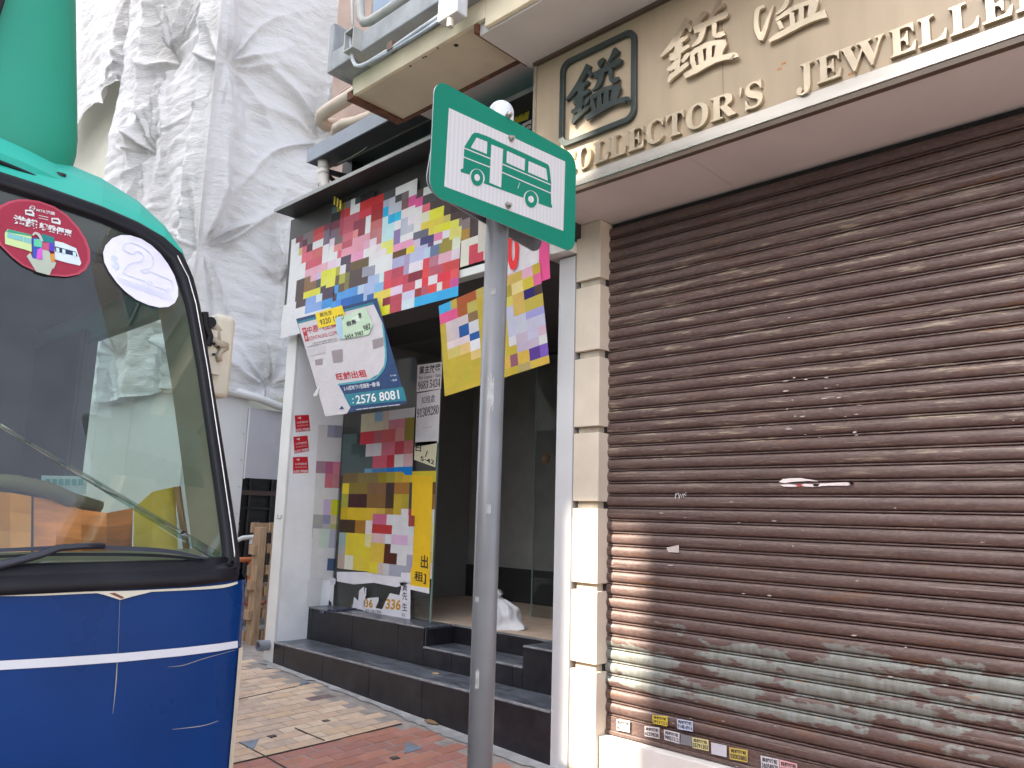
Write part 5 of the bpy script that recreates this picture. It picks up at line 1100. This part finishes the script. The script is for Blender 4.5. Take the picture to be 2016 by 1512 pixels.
yf = thing('yellow_folder', 'yellow folder leaning at the right end of the minibus dashboard', 'folder', (-2.8, 1.1, 1.4)); strip([(264,1000),(300,968),(345,958)], [(262,1118),(300,1116),(352,1112)], -2.79, M('folder_yellow', (.62,.40,.03), .6, var=.15), 'leaf', yf, .01)
wf = thing('brown_board_edge', 'brown board edge beside the yellow folder on the dashboard', 'board', (-2.8, 1.2, 1.4)); ob('edge', B().tube([dash(349,958,-2.77), dash(371,1106,-2.77)], .012, 4), M('board_brown', (.26,.13,.05), .6, var=.2), wf)
pc = thing('reflection_card', 'added pale card with teal bars in place of a reflection in the windscreen', 'card', (-3, .8, 1.5)); b = B(); b.prism([dash(82,936,-2.95),dash(172,938,-2.95),dash(170,974,-2.95),dash(80,972,-2.95)], (-.003,0,0), col=S(150,165,160))  # card added in place of a sign reflected in the windscreen
for k in range(6): x = 90+k*13; b.prism([dash(x,943,-2.946),dash(x+9,943,-2.946),dash(x+9,955,-2.946),dash(x,955,-2.946)], (-.001,0,0), col=S(40,120,115))
ob('card', b, PRINT, pc)
# wipers
wm = M('wiper_black', (.02,.022,.035), .4, var=.15)
wpr = ob('wiper_arm', B().tube([AW(-60,1128,.03), AW(20,1108,.032), AW(80,1092,.034), AW(115,1079,.034), AW(160,1075.5,.033), AW(205,1074.5,.032)], [.012,.011,.011,.010,.009,.009], 8), wm, bus, smooth=True)
b = B()
b.stroke([(0,1083.5,7),(60,1081,8),(170,1077,9),(250,1080,9),(330,1085,8),(405,1099,4)], (-.008,0,0), lambda x, y, *a: AW(x, y, .028)); ob('wiper_frame', b, wm, wpr, fix=False)
b = B(); b.stroke([(-20,1097,5),(100,1092,6),(250,1092,6),(340,1096,6),(408,1104,4)], (-.006,0,0), lambda x, y, *a: AW(x, y, .018)); ob('wiper_blade', b, rubber, wpr, fix=False)
# stickers on the glass
def wz_(ox, oy, sc, off): return lambda x, y, k=0: AW(ox+x*sc, oy+y*sc, off+.0008*k)
A5 = wz_(0, 380, .11905, .002); b = B()
def pl5(pts, k, col): 
    P = [A5(x, y, k) for x, y in pts]; b.prism(P, (-.0004,0,0), col=col)
rim = [(-150,380),(0,205),(150,135),(300,102),(450,105),(650,132),(900,222),(1100,355),(1300,570),(1420,760),(1490,950),(1492,1130),(1420,1270),(1300,1350),(1100,1385),(850,1365),(600,1295),(380,1200),(200,1060),(0,860),(-150,620)]
pl5(rim, 0, S(176,70,88)); cx, cy = 700, 740; pl5([(cx+(x-cx)*.945, cy+(y-cy)*.945) for x, y in rim], 1, S(150,40,62))
wc = (.62,.64,.64)
add_text(b, '港鐵', A5(205,500,3), A5(610,605,3), A5(230,350,3), bold=.03, col=wc); add_text(b, '轉乘優惠', A5(650,600,3), A5(1190,735,3), A5(655,480,3), bold=.03, col=wc); add_text(b, 'MTR港鐵', A5(600,305,3), A5(905,370,3), A5(605,250,3), bold=.01, col=wc)
b.tube([A5(535+42*math.cos(2*math.pi*k/16), 250+38*math.sin(2*math.pi*k/16), 3) for k in range(17)], .0013, 5, col=wc); b.tube([A5(500,240,3), A5(570,262,3)], .0012, 5, col=wc)
for (cx_, cy2) in ((490,335),(925,470)):
    pl5([(cx_-75,cy2-60),(cx_+40,cy2-55),(cx_+80,cy2),(cx_+75,cy2+55),(cx_-70,cy2+20)], 3, wc); pl5([(cx_-50,cy2-38),(cx_+30,cy2-28),(cx_+50,cy2+10),(cx_-55,cy2-8)], 4, S(110,40,55))
for (y, d) in ((370,0),(410,0)): pl5([(640,y-5),(800,y+30),(800,y+40),(640,y+5)], 3, wc)
pl5([(85,840),(80,660),(130,595),(520,690),(525,975),(400,930),(300,905)], 3, S(190,210,150)); pl5([(105,640),(140,598),(520,692),(520,715)], 4, S(50,150,120)); pl5([(125,650),(380,720),(375,800),(120,735)], 4, S(120,180,180)); pl5([(395,725),(520,755),(520,840),(392,805)], 4, S(120,180,180))
pl5([(905,790),(1040,820),(1260,915),(1345,1160),(1320,1200),(1100,1150),(905,1095)], 3, S(200,212,220)); pl5([(910,880),(1255,970),(1285,1050),(915,965)], 4, S(40,50,80))
for x in (930, 1030, 1205): pl5([(x,900+(x-930)*.25),(x+50,912+(x-930)*.25),(x+52,980+(x-930)*.25),(x+2,970+(x-930)*.25)], 5, S(190,215,215))
pl5([(440,1045),(500,985),(540,1075),(700,1105),(690,930),(740,920),(820,970),(860,1100),(930,1150),(895,1245),(865,1250),(820,1360),(600,1300)], 4, S(172,180,165))
pl5([(535,740),(700,760),(700,1105),(540,1075)], 5, S(50,80,170)); pl5([(560,760),(700,765),(690,900),(560,880)], 6, S(90,190,150)); pl5([(620,930),(700,900),(700,1100),(600,1085)], 6, S(200,90,190)); pl5([(690,670),(895,735),(895,830),(700,800)], 5, S(30,120,120)); pl5([(700,810),(900,830),(895,975),(700,930)], 5, S(180,80,110)); pl5([(815,815),(900,830),(895,975),(815,950)], 6, S(80,60,170))
pl5([(830,1010),(900,1000),(910,1130),(850,1140)], 6, S(200,140,50)); b.stroke([(545,700,30),(580,660,36),(650,700,46),(700,800,36)], (-.0004,0,0), lambda x, y, *a: A5(x, y, 7), col=S(180,180,175))
o = ob('red_oval_sticker', b, PRINT, bus, fix=False); o['label'] = 'red oval transfer discount sticker with a bus, a train and a hand'
A6 = wz_(185, 440, .11905, .002); b = B()
oval = [(150,480),(190,365),(300,245),(450,190),(600,195),(780,250),(950,358),(1100,500),(1230,680),(1330,860),(1390,1060),(1392,1200),(1340,1310),(1230,1380),(1080,1390),(900,1348),(700,1260),(520,1125),(380,980),(250,800),(170,640)]
b.prism([A6(x, y) for x, y in oval], (-.0004,0,0), col=S(222,220,236)); lc = S(196,206,222)
def l6(pts, w=12): b.stroke([(x, y, w) for x, y in pts], (-.0003,0,0), lambda x, y, *a: A6(x, y, 2), col=lc)
l6([(485,440),(485,390),(530,325),(620,320),(760,370),(890,450),(960,540),(985,640),(940,730),(850,755),(770,782),(860,822),(905,790),(1000,822),(1250,930),(1295,980),(1310,1110)])
l6([(485,440),(640,505),(700,462),(780,482),(820,560),(780,620),(650,650),(560,690),(505,770),(492,822),(600,870),(860,960)]); l6([(1000,1040),(1100,1070),(1200,1105)])
for (x, y) in ((930,990),(1230,1110)): l6([(x+32*math.cos(t), y+36*math.sin(t)) for t in [k*.785 for k in range(9)]], 9)
add_text(b, '$', A6(300,760,2), A6(430,800,2), A6(275,500,2), col=lc)
for k in range(4): l6([(370+k*35,890+k*38),(700+k*30,990+k*38),(1290,1200+k*30)], 5)
o = ob('white_oval_sticker', b, PRINT, bus, fix=False); o['label'] = 'white oval fare sticker with a faint outlined numeral two'
# destination box
bx0, byh = -3.37, .585
def boxf(k0, k1, z0, z1, ex=4):
    def f(u, v):
        t = 2*math.pi*u; c, s = math.cos(t), math.sin(t); k = k0+(k1-k0)*v-(.075*(1-v/.22)**2 if v < .22 else 0)*(k1 < 1); a = .34*k; h = byh*k
        return (bx0+a*math.copysign(abs(c)**(2/ex), c), YB+h*math.copysign(abs(s)**(2/ex), s), z0+(z1-z0)*v)
    return f
db = ob('destination_box', B().grid(boxf(1.03, .87, 2.80, 3.62), 72, 14), gr_d, bus, smooth=True, fix=False)
b = B(); 
def flg(u, v):
    p = boxf(1.0, 1.0, 0, 1)(u, 0); sc = 1+.16*v; x, y = bx0+(p[0]-bx0)*sc, YB+(p[1]-YB)*sc
    dz = 2.845-.075*v-.06*((y-YB)/.62)**2+.42*max(0, min(.5, -3.06-x)); return (x, y, dz)
b.grid(flg, 72, 5); b.grid(lambda u, v: tuple(a-c for a, c in zip(flg(u, 1), (0,0,.03*v))), 72, 2); ob('box_skirt', b, gr_l, db, smooth=True, fix=False)
ob('skirt_seal', B().tube([Vector(flg(k/96, 1))-Vector((-.003,0,.033)) for k in range(97)], .007, 6), rubber, db, smooth=True)
for a in (0.62, 1.05, 1.5, -.6, 0.05):
    p = Vector(flg(a/(2*math.pi) % 1, .6)); ob('screw', B().tube([p+Vector((0,0,-.004)), p+Vector((.003,0,.008))], .016, 8), M('screw_dark', (.03,.03,.03), .6), db)
sc_ = B(); scr = [(YB-.42,2.98),(YB+.15,2.98),(YB+.21,3.03),(YB+.26,3.45),(YB+.22,3.52),(YB-.42,3.52)]
ob('display_frame', B().prism([(bx0+.352,y,z) for y, z in scr], (-.02,0,0)), rubber, db, bevel=.006); ob('display', B().box(bx0+.353,bx0+.356,YB-.37,YB+.16,3.05,3.47), M('display_dark', (.01,.01,.012), .1, spec=.8), db)
# near side mirror
mr = ob('wing_mirror', B().box(-3.10,-3.02,1.40,1.495,2.04,2.385), cream_b, bus, bevel=.028, seg=4)
b = B().tube([(-3.0,1.36,2.34),(-2.995,1.40,2.30),(-2.99,1.405,2.22)], [.02,.022,.02], 8).tube([AX(416,668,-2.98), AX(430,678,-2.97), AX(447,683,-2.97)], .017, 8).tube([AX(447,684,-2.97), AX(436,690,-2.97), AX(430,700,-2.97), AX(432,712,-2.97)], .012, 8); ob('mirror_arm', b, M('arm_tan', (.40,.34,.25), .4, var=.1), mr, smooth=True)
b = B(); b.box(-3.0,-2.975,1.36,1.42,2.12,2.30); ob('arm_plate', b, cream_b, mr, bevel=.004)
b = B(); p = AX(413,635,-2.97); b.tube([p, p+Vector((.012,0,0))], .022, 12); b.tube([AX(402,615,-2.97), AX(404,640,-2.97), AX(412,662,-2.97), AX(408,680,-2.97)], .016, 7)
for (px, py) in ((420,677),(429,683),(420,698)): p = AX(px, py, -2.965); b.tube([p, p+Vector((.008,0,0))], .006, 8)
ob('arm_hinge', b, rubber, mr)

# ---------------------------------------------------------------- the other side of the street
b = B(); b.box(-40,40,-10,-7,-.9,-.30); op = struct(ob('far_pavement', b, cement))
def block(lab, x0, x1, h, col, y=-10.0, depth=9, rows=5, sgn=-1):
    t = thing('street_building', lab, 'building', ((x0+x1)/2, y, 0)); ob('wall', B().box(x0,x1,*(sorted((y, y+sgn*depth))),-.3,h), M('opposite_wall_%d' % len(MATS), col, .85, var=.1, scale=1), t)
    wn = B(); pn_ = B(); k = 0; dirn = -sgn
    for r in range(1, int(h/3.1)):
        x = x0+.6
        while x+1.4 < x1:
            wn.box(x,x+1.3,*sorted((y+dirn*.003, y+dirn*.05)),r*3.1+.6,r*3.1+2.2); pn_.box(x+.07,x+1.23,*sorted((y+dirn*.051, y+dirn*.056)),r*3.1+.67,r*3.1+2.13); x += 2.1
    if wn.v: ob('window_frame', wn, pipe_grey, t)['kind'] = 'stuff'; ob('window_pane', pn_, M('far_pane', (.03,.04,.05), .05, spec=.8), t)['kind'] = 'stuff'
    return t
b1 = block('tall beige tenement across the street facing the shutter', -14.3, -2.6, 12.0, (.46,.40,.32)); b2 = block('low shop row across the street beside the beige tenement', -2.59, 9, 6.0, (.48,.45,.40)); b3 = block('unseen tower at the left of the beige tenement, raised to shade the sheeting', -19.5, -14.31, 32.0, (.44,.40,.34)); b5 = block('unseen building at the far left across the street, raised to cut skylight on the sheeting', -38, -19.51, 26.0, (.45,.42,.36)); b4 = block('pale low block along the street to the right', 9.01, 34, 7.5, (.5,.48,.44))  # unseen blocks: tower and far left block raised to shade the sheeting
# added unseen screen above the beige tenement: its gaps shape the sun patches
s_ = (4.35+10)/-SUN.y; HX0, HX1, HZ0, HZ1 = -3.5+SUN.x*s_, -3.02+SUN.x*s_, 0-.4+SUN.z*s_, 1.62+SUN.z*s_
s2 = (3.765+10)/-SUN.y; KX0, KX1, KZ0, KZ1 = -3.42+SUN.x*s2, -2.98+SUN.x*s2, 3.80+SUN.z*s2, 4.17+SUN.z*s2
rw = thing('sun_mask_screen', 'added unseen screen above the beige tenement with slots shaping the sun patches', 'screen wall', (-9, -10.1, 12)); HT = 25.0
xs_ = sorted([-14.3, HX0, HX1, KX0, KX1, -2.6]); zs_ = sorted([12.01, HZ0, HZ1, KZ0, KZ1, HT]); b = B()
for a, c in zip(xs_[:-1], xs_[1:]):
    for e, f in zip(zs_[:-1], zs_[1:]):
        mx_, mz_ = (a+c)/2, (e+f)/2
        if (HX0 < mx_ < HX1 and HZ0 < mz_ < HZ1) or (KX0 < mx_ < KX1 and KZ0 < mz_ < KZ1): continue
        b.box(a, c, -10.05, -10.01, e, f)
ob('screen', b, M('screen_panel', (.35,.34,.33), .8), rw)
